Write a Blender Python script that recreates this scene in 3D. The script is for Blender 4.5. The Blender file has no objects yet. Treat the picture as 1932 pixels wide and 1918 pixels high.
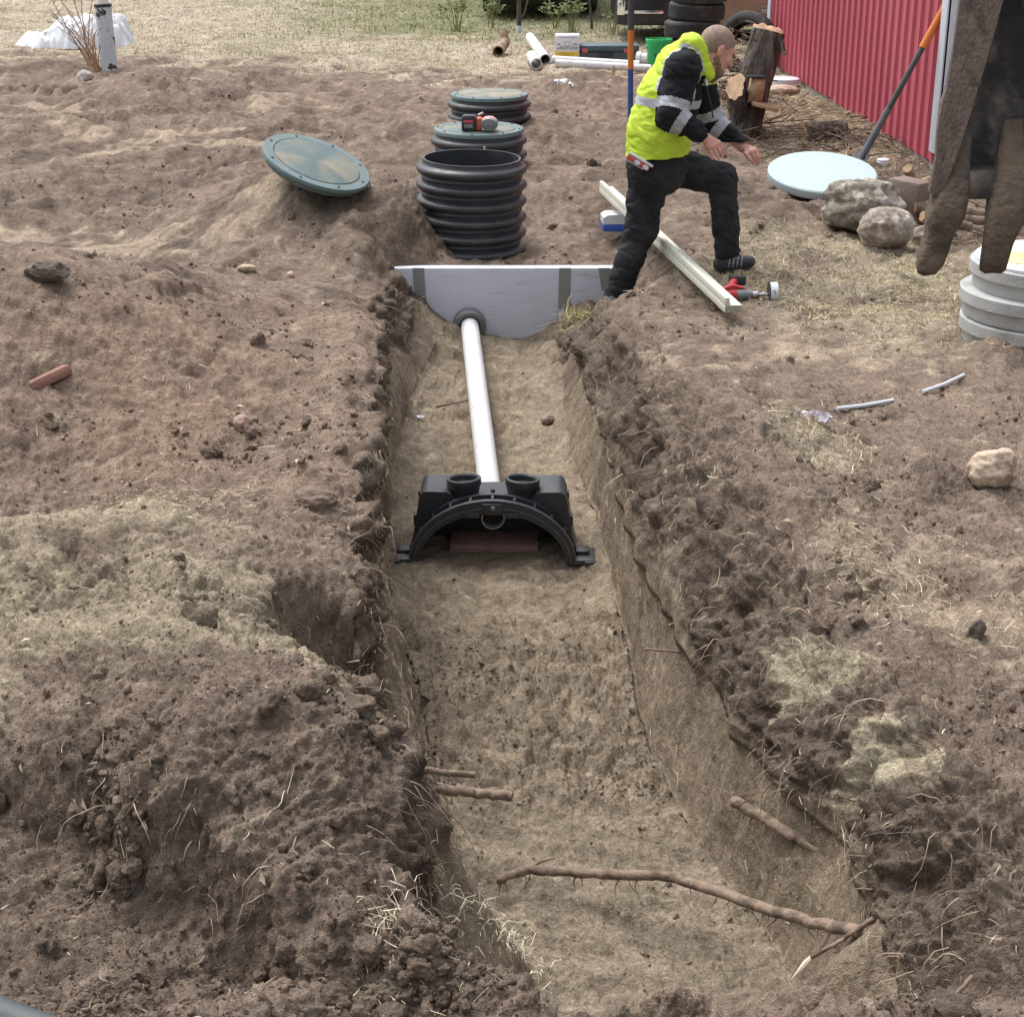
import bpy, bmesh, math, random
import numpy as np
from mathutils import Vector, Matrix

random.seed(7)
rng = np.random.default_rng(7)
SC = bpy.context.scene
COL = SC.collection
R = math.radians

# ------------------------------------------------------------------ camera
CAM_H, PITCH = 2.2, R(22)
FPX, CX, CY, PW = 3122.0, 966.0, 959.0, 1932.0
cam = bpy.data.cameras.new("camera")
cam.sensor_fit = 'HORIZONTAL'
cam.sensor_width = 36
cam.lens = 36 * FPX / PW
cam.clip_start, cam.clip_end = 0.05, 2000
cam_o = bpy.data.objects.new("camera", cam)
COL.objects.link(cam_o)
cam_o.location = (0, 0, CAM_H)
cam_o.rotation_euler = (math.pi / 2 - PITCH, 0, 0)
SC.camera = cam_o

# ------------------------------------------------------------------ sky, sun, exposure
SUN_EL, SUN_AZ = R(60), R(318)            # azimuth clockwise from +Y
w = bpy.data.worlds.new("World")
SC.world = w
w.use_nodes = True
nt = w.node_tree
sky = nt.nodes.new("ShaderNodeTexSky")
sky.sky_type = 'NISHITA'
sky.sun_disc = False
sky.sun_elevation, sky.sun_rotation = SUN_EL, SUN_AZ
sky.air_density, sky.dust_density, sky.ozone_density = 1.0, 3.0, 1.0
hs = nt.nodes.new("ShaderNodeHueSaturation")
hs.inputs['Saturation'].default_value = 0.24
bg = nt.nodes["Background"]
nt.links.new(sky.outputs[0], hs.inputs['Color'])
# overcast: zenith brighter than the horizon
gtc = nt.nodes.new("ShaderNodeTexCoord"); gsx = nt.nodes.new("ShaderNodeSeparateXYZ"); gmr = nt.nodes.new("ShaderNodeMapRange")
gmr.inputs[1].default_value, gmr.inputs[2].default_value, gmr.inputs[3].default_value, gmr.inputs[4].default_value = 0.0, 0.9, 0.30, 1.35
gmx = nt.nodes.new("ShaderNodeMix"); gmx.data_type = 'RGBA'; gmx.blend_type = 'MULTIPLY'; gmx.inputs[0].default_value = 1
nt.links.new(gtc.outputs['Generated'], gsx.inputs[0]); nt.links.new(gsx.outputs[2], gmr.inputs[0])
nt.links.new(hs.outputs[0], gmx.inputs[6]); nt.links.new(gmr.outputs[0], gmx.inputs[7])
nt.links.new(gmx.outputs[2], bg.inputs['Color'])
bg.inputs['Strength'].default_value = 0.135
sun = bpy.data.lights.new("sun", 'SUN')
sun.energy, sun.angle, sun.color = 0.9, R(32), (1.0, 0.97, 0.93)
sun_o = bpy.data.objects.new("sun", sun)
COL.objects.link(sun_o)
sd = Vector((math.sin(SUN_AZ) * math.cos(SUN_EL), math.cos(SUN_AZ) * math.cos(SUN_EL), math.sin(SUN_EL)))
sun_o.rotation_euler = (-sd).to_track_quat('-Z', 'Y').to_euler()
sun_o.location = sd * 30
SC.cycles.use_denoising = True
SC.cycles.denoising_input_passes = 'RGB_ALBEDO_NORMAL'
SC.cycles.denoising_prefilter = 'ACCURATE'
vs = SC.view_settings
vs.view_transform, vs.look, vs.gamma, vs.use_curve_mapping = 'Standard', 'None', 1, False
vs.exposure = 1.2

# ------------------------------------------------------------------ picture -> world measuring helpers
SP, CP = math.sin(PITCH), math.cos(PITCH)
def ray(u, v):
    a, b = (u - CX) / FPX, (CY - v) / FPX
    return np.array([a, CP + b * SP, -SP + b * CP])
def P(u, v, z=0.0):
    d = ray(u, v); t = (z - CAM_H) / d[2]
    return Vector((d[0] * t, d[1] * t, z))
def PY(u, v, y):
    d = ray(u, v); t = y / d[1]
    return Vector((d[0] * t, y, CAM_H + d[2] * t))
def PZ(u, v, Z):
    d = ray(u, v)
    return Vector((d[0] * Z, d[1] * Z, CAM_H + d[2] * Z))

# ------------------------------------------------------------------ noise
def h2(ix, iy, s):
    n = (ix.astype(np.int64) * 374761393 + iy.astype(np.int64) * 668265263 + s * 974634777) & 0xffffffff
    n = ((n ^ (n >> 13)) * 1274126177) & 0xffffffff
    n = ((n ^ (n >> 16)) * 2246822519) & 0xffffffff
    return ((n ^ (n >> 15)) & 0xffffff).astype(np.float32) / np.float32(0xffffff)
def perlin(x, y, s=0):
    x0, y0 = np.floor(x), np.floor(y)
    fx, fy = (x - x0).astype(np.float32), (y - y0).astype(np.float32)
    ux, uy = fx * fx * fx * (fx * (fx * 6 - 15) + 10), fy * fy * fy * (fy * (fy * 6 - 15) + 10)
    def g(i, j):
        a = h2(x0 + i, y0 + j, s) * np.float32(2 * math.pi)
        return np.cos(a) * (fx - i) + np.sin(a) * (fy - j)
    n0 = g(0, 0) * (1 - ux) + g(1, 0) * ux
    n1 = g(0, 1) * (1 - ux) + g(1, 1) * ux
    return (n0 * (1 - uy) + n1 * uy) * 1.5
def fbm(x, y, o=4, s=0, gain=0.5):
    r, a = 0, 1.0
    for i in range(o):
        r = r + a * perlin(x + 17.3 * i, y - 9.1 * i, s + i)
        x, y, a = x * 2.03, y * 2.03, a * gain
    return r
def lumps(x, y, s=0, dens=0.5, rmin=0.25, rmax=0.62):
    """embedded round clods: dome height over a jittered cell grid (cell = 1)"""
    x0, y0 = np.floor(x), np.floor(y)
    best = np.zeros(np.shape(x), np.float32)
    for i in (-1, 0, 1):
        for j in (-1, 0, 1):
            cx, cy = x0 + i, y0 + j
            k = h2(cx, cy, s + 3)
            r = np.where(k < dens, rmin + (rmax - rmin) * h2(cx, cy, s + 4) ** 2, 0)
            dx = x - cx - h2(cx, cy, s + 1); dy = y - cy - h2(cx, cy, s + 2)
            best = np.maximum(best, np.sqrt(np.maximum(r * r - dx * dx - dy * dy, 0)) * 1.0)
    return best
def billow(x, y, o=4, s=0, gain=0.55):
    r, a = 0, 1.0
    for i in range(o):
        r = r + a * np.minimum(np.abs(perlin(x + 11.7 * i, y + 5.3 * i, s + i)) * 1.7, 1.0)
        x, y, a = x * 1.93 + .21 * y, y * 1.93 - .21 * x, a * gain
    return r
def perlin3(x, y, z, s=0):
    x0, y0, z0 = np.floor(x), np.floor(y), np.floor(z)
    fx, fy, fz = (x - x0).astype(np.float32), (y - y0).astype(np.float32), (z - z0).astype(np.float32)
    f = lambda t: t * t * t * (t * (t * 6 - 15) + 10)
    ux, uy, uz = f(fx), f(fy), f(fz)
    out = 0
    for k in (0, 1):
        n = []
        for j in (0, 1):
            for i in (0, 1):
                a = h2(x0 + i + (z0 + k) * 57, y0 + j - (z0 + k) * 131, s); b = np.mod(a * 977.13, 1) * 2 - 1
                a = a * np.float32(2 * math.pi); r = np.sqrt(1 - b * b)
                n.append(r * np.cos(a) * (fx - i) + r * np.sin(a) * (fy - j) + b * (fz - k))
        m = (n[0] * (1 - ux) + n[1] * ux) * (1 - uy) + (n[2] * (1 - ux) + n[3] * ux) * uy
        out = out + m * (uz if k else 1 - uz)
    return out * 1.5
def sstep(a, b, x):
    t = np.clip((x - a) / (b - a), 0, 1)
    return t * t * (3 - 2 * t)

# ------------------------------------------------------------------ object helpers
def link(o, parent=None):
    COL.objects.link(o)
    if parent is not None: o.parent = parent
    return o
def thing(name, label, cat, loc=(0, 0, 0), rot=(0, 0, 0), group=None):
    o = bpy.data.objects.new(name, None)
    o.empty_display_size = 0.1
    link(o); o.location = loc; o.rotation_euler = rot
    o['label'] = label; o['category'] = cat
    if group: o['group'] = group
    return o
def tag(o, label=None, cat=None, group=None, kind=None):
    for k, v in (('label', label), ('category', cat), ('group', group), ('kind', kind)):
        if v: o[k] = v
    return o
def obj(name, verts, faces, mat, parent=None, smooth=True, loc=None, rot=None, angle=40):
    me = bpy.data.meshes.new(name)
    me.from_pydata([tuple(map(float, v)) for v in verts], [], [tuple(f) for f in faces])
    return finish(name, me, mat, parent, smooth, loc, rot, angle)
def finish(name, me, mat, parent=None, smooth=True, loc=None, rot=None, angle=40):
    mats = mat if isinstance(mat, (list, tuple)) else [mat]
    for m in mats: me.materials.append(m)
    if smooth:
        me.polygons.foreach_set('use_smooth', [True] * len(me.polygons))
        if angle: me.set_sharp_from_angle(angle=R(angle))
    me.update()
    o = bpy.data.objects.new(name, me)
    link(o, parent)
    if loc is not None: o.location = loc
    if rot is not None: o.rotation_euler = rot
    return o
class MB:
    """collects shapes for one mesh"""
    def __init__(s): s.v, s.f, s.mi, s.cur = [], [], [], 0
    def add(s, V, F, M=None):
        n = len(s.v)
        if M is not None: V = [M @ Vector(v) for v in V]
        s.v += [Vector(v) for v in V]
        s.f += [tuple(i + n for i in f) for f in F]
        s.mi += [s.cur] * len(F)
        return s
    def box(s, c, d, M=None, bev=0.0):
        bm = bmesh.new()
        bmesh.ops.create_cube(bm, size=1, matrix=Matrix.Diagonal((*d, 1)))
        if bev > 0: bmesh.ops.bevel(bm, geom=bm.edges[:], offset=bev, segments=2, affect='EDGES', profile=0.5)
        T = Matrix.Translation(c)
        if M is not None: T = M @ T
        s.bm(bm, T); return s
    def bm(s, bm, M=None):
        bm.verts.index_update()
        V = [v.co.copy() for v in bm.verts]
        F = [[l.vert.index for l in f.loops] for f in bm.faces]
        bm.free(); s.add(V, F, M)
    def lathe(s, prof, n=48, M=None, close=False):
        V, F = [], []
        k = len(prof)
        for i in range(n):
            a = 2 * math.pi * i / n
            V += [(r * math.cos(a), r * math.sin(a), z) for r, z in prof]
        for i in range(n):
            j = (i + 1) % n
            for q in range(k - 1 + (1 if close else 0)):
                q2 = (q + 1) % k
                F.append((i * k + q, j * k + q, j * k + q2, i * k + q2))
        s.add(V, F, M); return s
    def cyl(s, a, b, ra, rb=None, n=16, cap=True):
        return s.tube([a, b], [ra, rb if rb is not None else ra], n, cap)
    def tube(s, pts, rad, n=10, cap=True):
        pts = [Vector(p) for p in pts]
        if not isinstance(rad, (list, tuple, np.ndarray)): rad = [rad] * len(pts)
        V, F = [], []
        up = None
        for i, p in enumerate(pts):
            d = (pts[min(i + 1, len(pts) - 1)] - pts[max(i - 1, 0)]).normalized()
            if up is None: up = d.orthogonal().normalized()
            up = (up - d * up.dot(d)).normalized(); sd_ = d.cross(up)
            for j in range(n):
                a = 2 * math.pi * j / n
                V.append(p + (up * math.cos(a) + sd_ * math.sin(a)) * rad[i])
        for i in range(len(pts) - 1):
            for j in range(n):
                k = (j + 1) % n
                F.append((i * n + j, i * n + k, (i + 1) * n + k, (i + 1) * n + j))
        if cap:
            F.append(tuple(range(n - 1, -1, -1)))
            F.append(tuple(range((len(pts) - 1) * n, len(pts) * n)))
        s.add(V, F); return s
    def hollow(s, a, b, ro, ri, n=28):
        a, b = Vector(a), Vector(b); L = (b - a).length
        M = Matrix.Translation(a) @ (b - a).to_track_quat('Z', 'Y').to_matrix().to_4x4()
        return s.lathe([(ro, 0), (ro, L), (ri, L), (ri, 0)], n, M, close=True)
    def prism(s, poly, y0, y1, M=None):
        """polygon in (x, z) extruded along y"""
        bm = bmesh.new()
        vs_ = [bm.verts.new((x, y0, z)) for x, z in poly]
        f = bm.faces.new(vs_)
        r = bmesh.ops.extrude_face_region(bm, geom=[f])
        bmesh.ops.translate(bm, vec=(0, y1 - y0, 0), verts=[g for g in r['geom'] if isinstance(g, bmesh.types.BMVert)])
        bmesh.ops.recalc_face_normals(bm, faces=bm.faces[:])
        bmesh.ops.triangulate(bm, faces=[f for f in bm.faces if len(f.verts) > 4])
        s.bm(bm, M); return s
    def obj(s, name, mat, parent=None, smooth=True, loc=None, rot=None, angle=40):
        me = bpy.data.meshes.new(name)
        me.from_pydata([tuple(v) for v in s.v], [], s.f)
        bm = bmesh.new(); bm.from_mesh(me)
        bmesh.ops.recalc_face_normals(bm, faces=bm.faces[:]); bm.to_mesh(me); bm.free()
        if any(s.mi): me.polygons.foreach_set('material_index', s.mi)
        return finish(name, me, mat, parent, smooth, loc, rot, angle)
def np_mesh(name, V, F, mat, parent=None, smooth=True, col=None):
    """V (n,3), F (m,k) numpy -> object"""
    me = bpy.data.meshes.new(name)
    m, k = F.shape
    me.vertices.add(len(V)); me.vertices.foreach_set('co', np.ascontiguousarray(V, np.float32).ravel())
    me.loops.add(m * k); me.loops.foreach_set('vertex_index', np.ascontiguousarray(F, np.int32).ravel())
    me.polygons.add(m)
    me.polygons.foreach_set('loop_start', np.arange(0, m * k, k, dtype=np.int32))
    me.polygons.foreach_set('use_smooth', np.full(m, smooth))
    if col is not None:
        a = me.color_attributes.new('Col', 'FLOAT_COLOR', 'POINT')
        c = np.ones((len(V), 4), np.float32); c[:, :3] = col
        a.data.foreach_set('color', c.ravel())
    me.materials.append(mat)
    me.update(calc_edges=True); me.validate()
    o = bpy.data.objects.new(name, me)
    link(o, parent); return o
def copy_tree(o, parent=None):
    c = o.copy(); COL.objects.link(c)
    if parent is not None: c.parent = parent
    for ch in o.children: copy_tree(ch, c)
    return c

# ------------------------------------------------------------------ materials
def mat(name, col, rough=0.6, metal=0.0, var=0.12, scale=6.0, bump=0.0, bscale=60.0, col2=None, c2scale=5.0, c2lo=0.5, c2hi=0.6,
        spec=0.5, attr=False, sheen=0.0, stretch=None, c2rough=None):
    m = bpy.data.materials.new(name); m.use_nodes = True
    t = m.node_tree; N, L = t.nodes, t.links
    b = N['Principled BSDF']
    b.inputs['Roughness'].default_value = rough
    b.inputs['Metallic'].default_value = metal
    b.inputs['Specular IOR Level'].default_value = spec
    if sheen: b.inputs['Sheen Weight'].default_value = sheen
    tc = N.new('ShaderNodeTexCoord')
    vec = tc.outputs['Object']
    if stretch:
        mp = N.new('ShaderNodeMapping'); mp.inputs['Scale'].default_value = stretch
        L.new(vec, mp.inputs[0]); vec = mp.outputs[0]
    if attr:
        a = N.new('ShaderNodeAttribute'); a.attribute_name = 'Col'; c = a.outputs['Color']
    else:
        a = N.new('ShaderNodeRGB'); a.outputs[0].default_value = (*col, 1); c = a.outputs[0]
    if col2 is not None:
        n = N.new('ShaderNodeTexNoise'); n.inputs['Scale'].default_value = c2scale; n.inputs['Detail'].default_value = 7; n.inputs['Roughness'].default_value = 0.62
        L.new(vec, n.inputs['Vector'])
        mr = N.new('ShaderNodeMapRange'); mr.inputs[1].default_value = c2lo; mr.inputs[2].default_value = c2hi
        L.new(n.outputs['Fac'], mr.inputs[0])
        mx = N.new('ShaderNodeMix'); mx.data_type = 'RGBA'
        L.new(mr.outputs[0], mx.inputs[0]); L.new(c, mx.inputs[6]); mx.inputs[7].default_value = (*col2, 1)
        c = mx.outputs[2]
        if c2rough is not None:
            m2 = N.new('ShaderNodeMapRange'); m2.inputs[3].default_value = rough; m2.inputs[4].default_value = c2rough
            L.new(mr.outputs[0], m2.inputs[0]); L.new(m2.outputs[0], b.inputs['Roughness'])
    if var:
        n = N.new('ShaderNodeTexNoise'); n.inputs['Scale'].default_value = scale; n.inputs['Detail'].default_value = 6
        L.new(vec, n.inputs['Vector'])
        mr = N.new('ShaderNodeMapRange'); mr.inputs[1].default_value = 0.25; mr.inputs[2].default_value = 0.75
        mr.inputs[3].default_value = 1 - var; mr.inputs[4].default_value = 1 + var
        L.new(n.outputs['Fac'], mr.inputs[0])
        mx = N.new('ShaderNodeMix'); mx.data_type = 'RGBA'; mx.blend_type = 'MULTIPLY'; mx.inputs[0].default_value = 1
        L.new(c, mx.inputs[6]); L.new(mr.outputs[0], mx.inputs[7]); c = mx.outputs[2]
    L.new(c, b.inputs['Base Color'])
    if bump:
        n = N.new('ShaderNodeTexNoise'); n.inputs['Scale'].default_value = bscale; n.inputs['Detail'].default_value = 5
        L.new(vec, n.inputs['Vector'])
        bp = N.new('ShaderNodeBump'); bp.inputs['Strength'].default_value = 1; bp.inputs['Distance'].default_value = bump
        L.new(n.outputs['Fac'], bp.inputs['Height']); L.new(bp.outputs[0], b.inputs['Normal'])
    return m
DIRT = (0.19, 0.137, 0.1)
# ================================================================== TERRAIN (one sheet, trench included)
def table(rows):
    a = sorted([tuple(P(u, v, z))[::1] for u, v, z in rows], key=lambda p: p[1])
    return np.array([p[1] for p in a]), np.array([p[0] for p in a])
T_rimL = table([(745,505,-.15),(700,545,-.05),(712,620,-.05),(715,700,-.05),(700,800,-.05),(690,900,-.05),(715,1000,-.05),(730,1100,-.08),
                (735,1200,-.05),(745,1300,0),(770,1400,0),(800,1520,0),(830,1700,0),(930,1780,-.05),(1030,1850,-.1),(1100,1915,-.15)])
T_toeL = table([(852,604,-.53),(836,660,-.58),(775,780,-.65),(748,900,-.7),(745,1000,-.75),(760,1150,-.75),(775,1280,-.75),(805,1400,-.75),
                (832,1520,-.75),(865,1650,-.75),(905,1750,-.75),(1010,1830,-.65)])
T_toeR = table([(1066,600,-.52),(1056,660,-.58),(1060,760,-.65),(1075,880,-.7),(1130,1000,-.75),(1165,1150,-.75),(1200,1300,-.75),(1240,1450,-.75),
                (1290,1560,-.75),(1350,1660,-.75),(1440,1770,-.75),(1500,1840,-.7)])
T_midR = table([(1080,640,-.4),(1110,720,-.4),(1135,800,-.4),(1160,900,-.38),(1190,1000,-.36),(1225,1100,-.35),(1275,1200,-.35),(1330,1300,-.35),
                (1395,1400,-.35),(1480,1480,-.35),(1560,1580,-.35),(1610,1680,-.35),(1650,1780,-.35)])
T_cresR = table([(1145,545,-.12),(1120,620,0),(1150,700,0),(1190,800,0),(1240,900,0),(1287,1000,0),(1335,1100,0),(1402,1200,0),(1475,1300,0),
                 (1560,1400,0),(1640,1500,0),(1720,1600,0),(1800,1700,0)])

NR = 1050
ra, rb = 1.95 ** -0.5, 30 ** -0.5
yr = np.linspace(ra, rb, NR) ** -2.0
yr = np.concatenate([np.linspace(-60, 1.2, 24), np.linspace(1.3, 1.93, 14), yr, 30.6 * (700 / 30.6) ** np.linspace(0, 1, 40)])
NR = len(yr)
TANK_Y = 9.62
def ev(T, y, jit, s):
    yy = np.clip(y, T[0][0], T[0][-1])
    k = np.interp(yy[:, None] + np.linspace(-.12, .12, 9)[None], T[0], T[1]).mean(1)
    k += jit * (perlin(y * 2.7, y * 0 + .5, s) + .6 * perlin(y * 7, y * 0 + .5, s + 1))
    return k
rimL, toeL = ev(T_rimL, yr, .055, 11) - .085 * sstep(6.0, 4.9, yr) * sstep(2.9, 3.4, yr), ev(T_toeL, yr, .02, 13)
toeR, midR, cresR = ev(T_toeR, yr, .012, 15), ev(T_midR, yr, .03, 17), ev(T_cresR, yr, .035, 19)
toeL = np.maximum(toeL - .055 * sstep(5.2, 6.2, yr) * sstep(8.0, 7.2, yr), rimL + .04); midR = np.maximum(midR, toeR + .012); cresR = np.maximum(cresR + (.26 + .04 * sstep(6, 4, yr)) * sstep(8.9, 7.6, yr) + .03 * perlin(yr * 1.3, yr * 0, 23), midR + .02)
VS = np.maximum(.31 * (.927 * np.abs(yr) + .85) + .35, 1.3)      # seen from the photograph's place
VE = VS * 1.12 + 1.1
FAR = VE + 40 + np.abs(yr) * 1.5
CN = [60, 390, 75, 175, 75, 75, 375, 60]
kn = np.stack([-FAR, -VE, rimL, toeL, toeR, midR, cresR, VE, FAR], 1)
X, seg, tt = [], [], []
for i, c in enumerate(CN):
    t = np.arange(c) / c
    e = t ** 2.2 if i == 7 else (1 - (1 - t) ** 2.2 if i == 0 else t)
    X.append(kn[:, i:i + 1] * (1 - e) + kn[:, i + 1:i + 2] * e); seg += [i] * c; tt += list(t)
X.append(kn[:, -1:]); seg.append(7); tt.append(1.0)
X = np.concatenate(X, 1); seg = np.array(seg); tt = np.array(tt)
NC = X.shape[1]
Y = np.repeat(yr[:, None], NC, 1)
SEG = np.repeat(seg[None], NR, 0); TT = np.repeat(tt[None], NR, 0)

def G2(x, y, c, rx, ry, rot=0.0, p=1.0):
    dx, dy = x - c[0], y - c[1]
    ca, sa = math.cos(rot), math.sin(rot)
    q = ((dx * ca + dy * sa) / rx) ** 2 + ((-dx * sa + dy * ca) / ry) ** 2
    return np.exp(-np.minimum(q, 60) ** p)
def step_line(x, y, a, b, wdt):
    """1 on the near side (towards the camera) of line a-b, inside its span"""
    a, b = np.array(a), np.array(b); d = b - a; L = np.hypot(*d); d = d / L
    s = (x - a[0]) * d[0] + (y - a[1]) * d[1]; n = (x - a[0]) * d[1] - (y - a[1]) * d[0]
    return sstep(-wdt, wdt, n) * sstep(-.25, .05, s) * sstep(L + .25, L - .05, s) * np.exp(-np.maximum(n, 0) / .9)
def bank(x, y):
    z = np.interp(y, [0, 8.5, 9.8, 10.6, 11.5, 13.5, 17, 20, 25, 60], [0, 0, -.03, -.02, .05, .1, .03, -.05, -.08, 0])
    wob = fbm(x * .9, y * .9, 4, 31)
    z = z + wob * (.035 + .02 * (x < -.3))
    z = z + .48 * G2(x, y, (-2.45, 7.40), 1.10, 1.15, .2, 1.2)                     # brown heap on the left
    z = z + .12 * G2(x, y, (-.62, 6.6), .22, 1.6, .05)                             # berm along the trench
    z = z + .27 * G2(x, y, (-1.55, 4.75), .88, .66, -.25, 1.2)                     # yellow sand heap
    z = z - .42 * G2(x, y, (P(592, 1215, -.1).x + .04, P(592, 1215, -.1).y), .17, .20, 0, 2.2)   # hollow in the bank
    z = z - .14 * G2(x, y, P(90, 940, .1), .22, .32)
    z = z + .26 * G2(x, y, (-.72, 3.72), .72, .40, -.35, 1.3)                      # dark near-left bank
    z = z - .17 * step_line(x, y, (-1.25, 3.62), (-.55, 3.12), .05)
    z = z - .10 * step_line(x, y, (-.55, 3.12), (-.1, 2.9), .07)
    z = z + .40 * G2(x, y, (-1.27, 10.22), .70, .60, 0, 1.4)                       # heap left of the risers
    z = z + .10 * G2(x, y, (-.62, 11.6), .6, .6)
    z = z + .10 * G2(x, y, (.95, 10.9), .8, .8) - .03
    tk = sstep(.95, .68, np.abs(x + .05)) * sstep(9.45, 9.62, y) * sstep(11.3, 10.6, y)
    z = z * (1 - .75 * tk) - .15 * tk * (1 - .8 * G2(x, y, (-.95, 10.2), .42, .5, 0, 1.5)) + .12 * tk * G2(x, y, (-.95, 10.2), .42, .5)
    z = z + .22 * G2(x, y, (-.66, 9.95), .20, .24, 0, 1.5)
    z = z + .14 * G2(x, y, (-.90, 9.42), .17, .34, 0, 1.5)
    z = z - .32 * G2(x, y, (.58, 9.25), .24, .38, 0, 1.6)                          # worker's foothold
    z = z + .12 * G2(x, y, P(1490, 405, 0), .16, .2) + .10 * G2(x, y, P(1440, 440, 0), .25, .25)
    z = z + .05 * G2(x, y, P(1585, 1290, .08), .22, .22) + .08 * G2(x, y, P(1850, 1500, 0), .3, .4)
    z = z + .10 * G2(x, y, (1.7, 4.6), .5, .6) + .05 * G2(x, y, P(1500, 820, 0), .3, .3)
    z = z - .07 * G2(x, y, P(1400, 940, 0), .12, .12) + .07 * G2(x, y, P(1750, 920, 0), .2, .2) + .12 * G2(x, y, P(1905, 655, 0), .16, .14)
    z = z + .22 * G2(x, y, P(262, 160, .1), .45, .5) + .10 * G2(x, y, P(60, 130, 0), 1.0, .6)
    z = z + .12 * G2(x, y, P(1090, 165, 0), .5, .6) + .06 * G2(x, y, P(480, 110, 0), 1.5, .5)
    for u, v, rx, ry, hh in ((150, 330, .9, .35, .10), (330, 300, .7, .22, .08), (60, 245, .8, .25, .09), (420, 235, .9, .3, .08), (250, 400, 1.0, .3, -.05),
                             (620, 215, .5, .25, .08), (300, 190, 1.2, .3, .06), (560, 330, .5, .4, .08), (90, 200, .9, .3, -.06), (700, 260, .5, .25, .07)):
        z = z + hh * G2(x, y, P(u, v, .05), rx, ry, .15)
    return z
Z = bank(X, Y)
Z = Z + (.15 * np.exp(-((X - cresR[:, None] - .02) / .30) ** 2) * sstep(2.6, 3.6, yr)[:, None] * sstep(8.6, 7.0, yr)[:, None] * (1 + .9 * perlin(Y * .9, X * .5, 29)))
# trench
Din = sstep(2.72, 2.88, yr) * sstep(TANK_Y + .012, TANK_Y - .012, yr)
Din = Din[:, None]
zf = np.interp(yr, [2.75, 2.95, 3.2, 3.55, 6.7, 7.5, 8.5, 9.62], [-.2, -.40, -.58, -.72, -.75, -.70, -.64, -.55])[:, None] + .20 * G2(X, Y, P(1255, 1925, -.55), .11, .10) + .26 * G2(X, Y, P(1590, 1915, -.5), .24, .13) + .1 * G2(X, Y, P(1420, 1930, -.6), .1, .08)
iL, iR = int(np.argmax(seg == 2)), int(np.argmax(seg == 6))
zL, zR = Z[:, iL:iL + 1], Z[:, iR:iR + 1]
dl, dr = np.maximum(rimL[:, None] - X, 0), np.maximum(X - cresR[:, None], 0)
Z = np.where(SEG <= 1, Z - Din * .09 * np.exp(-(dl / .11) ** 1.3), Z)
Z = np.where(SEG >= 6, Z - Din * .06 * np.exp(-(dr / .14) ** 1.2), Z)
bowl = np.interp(yr, [5.5, 7.2, 9.3], [.02, .06, .09])[:, None] * np.abs(2 * TT - 1) ** np.interp(yr, [5.5, 7.2, 9.3], [6, 4, 2.6])[:, None]
Z_floor = zf + bowl
be = np.interp(yr, [5.5, 7.2, 9.3], [.02, .06, .09])[:, None] + .008
zm = np.interp(yr, [2.9, 3.6, 8.0, 9.5], [-.26, -.30, -.33, -.46])[:, None]
zmid = np.maximum(zm, zf + .2)
ZL0, ZR0 = zL - .09, zR - .06
Zt = np.where(SEG == 2, ZL0 + (zf + be - ZL0) * TT ** .9, Z)
Zt = np.where(SEG == 3, Z_floor, Zt)
Zt = np.where(SEG == 4, zf + be + (zmid - zf - be) * TT ** 1.1, Zt)
Zt = np.where(SEG == 5, zmid + (ZR0 - zmid) * np.sin(TT * math.pi / 2) ** .70, Zt)
inner = (SEG >= 2) & (SEG <= 5)
Z = np.where(inner, Z * (1 - Din) + Zt * Din, Z)
# arc length across, for undistorted noise
q = np.concatenate([np.zeros((NR, 1)), np.cumsum(np.hypot(np.diff(X, axis=1), np.diff(Z, axis=1)), 1)], 1)
q -= q[:, [int(np.argmax(seg == 3)) + 87]]
csp = np.abs(np.gradient(X, axis=1)); lod = sstep(.09, .03, csp / np.maximum(1, np.abs(Y) / 12))          # coarse far flanks carry no fine relief
near = (np.abs(q) < 40)
# ---- zone weights
depth = np.where(inner, np.where(SEG <= 3, zL, zR) - Z, 0) * Din
isfloor = (SEG == 3) * Din
iswall = ((SEG == 2) | (SEG == 4) | (SEG == 5)) * Din
n1 = fbm(q * 2.2, Y * 2.2, 4, 51); n2 = fbm(q * 9, Y * 9, 3, 61); n3 = fbm(q * .6, Y * .6, 3, 71)
def bl(u, v, rx, ry, z=.03, rot=0, p=1.0, edge=.9):
    return np.clip(G2(X, Y, P(u, v, z), rx, ry, rot, p) * (1 + edge * n1), 0, 1)
gb = np.interp(X, [-6, -3.5, -1.5, 0, 1.2, 2.2, 3], [19.2, 18.6, 17.6, 17.0, 17.3, 16.0, 15.2])
grass = sstep(-.7, .7, Y - gb + 1.4 * n1 + .5 * n2)
green = grass * np.clip(sstep(20.3, 22.5, Y + n1 * 1.5) * sstep(-4.2, -1.5, X) * .9 + .35 * sstep(.1, .5, n3), 0, 1)
lawnR = bl(1670, 530, .8, 1.0, 0, .2, 1.4, 1.2) * (Y < 12) + bl(1560, 480, .5, .5, 0, 0, 1, 1.1) * .6
lawnR = lawnR + .75 * bl(1550, 835, .17, .22, .05, 0, 1.3, 1.2) + .5 * bl(330, 930, .3, .16, .05, -.3, 1.3, 1.4)
lawnR = np.clip(lawnR, 0, 1) * (1 - Din * (SEG < 6))
brush = np.clip(bl(1560, 240, 1.0, 2.2, 0, .15, 1.4) * 1.2, 0, 1) * (X > 1.4)
ysand = np.clip(bl(60, 1010, .62, .75, .25, 0, 1.3) + bl(330, 1110, .5, .33, .25, -.2, 1.3) + bl(60, 1200, .55, .3, .2, 0, 1.2) +
                1.25 * bl(1575, 1290, .13, .17, .1, .4, 1.3, 1.4) + .9 * bl(1710, 1470, .1, .2, 0, .5, 1.3, 1.4) + .5 * bl(1560, 1560, .12, .2, 0), 0, 1)
ysand *= (SEG <= 1) | (SEG >= 5)
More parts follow.
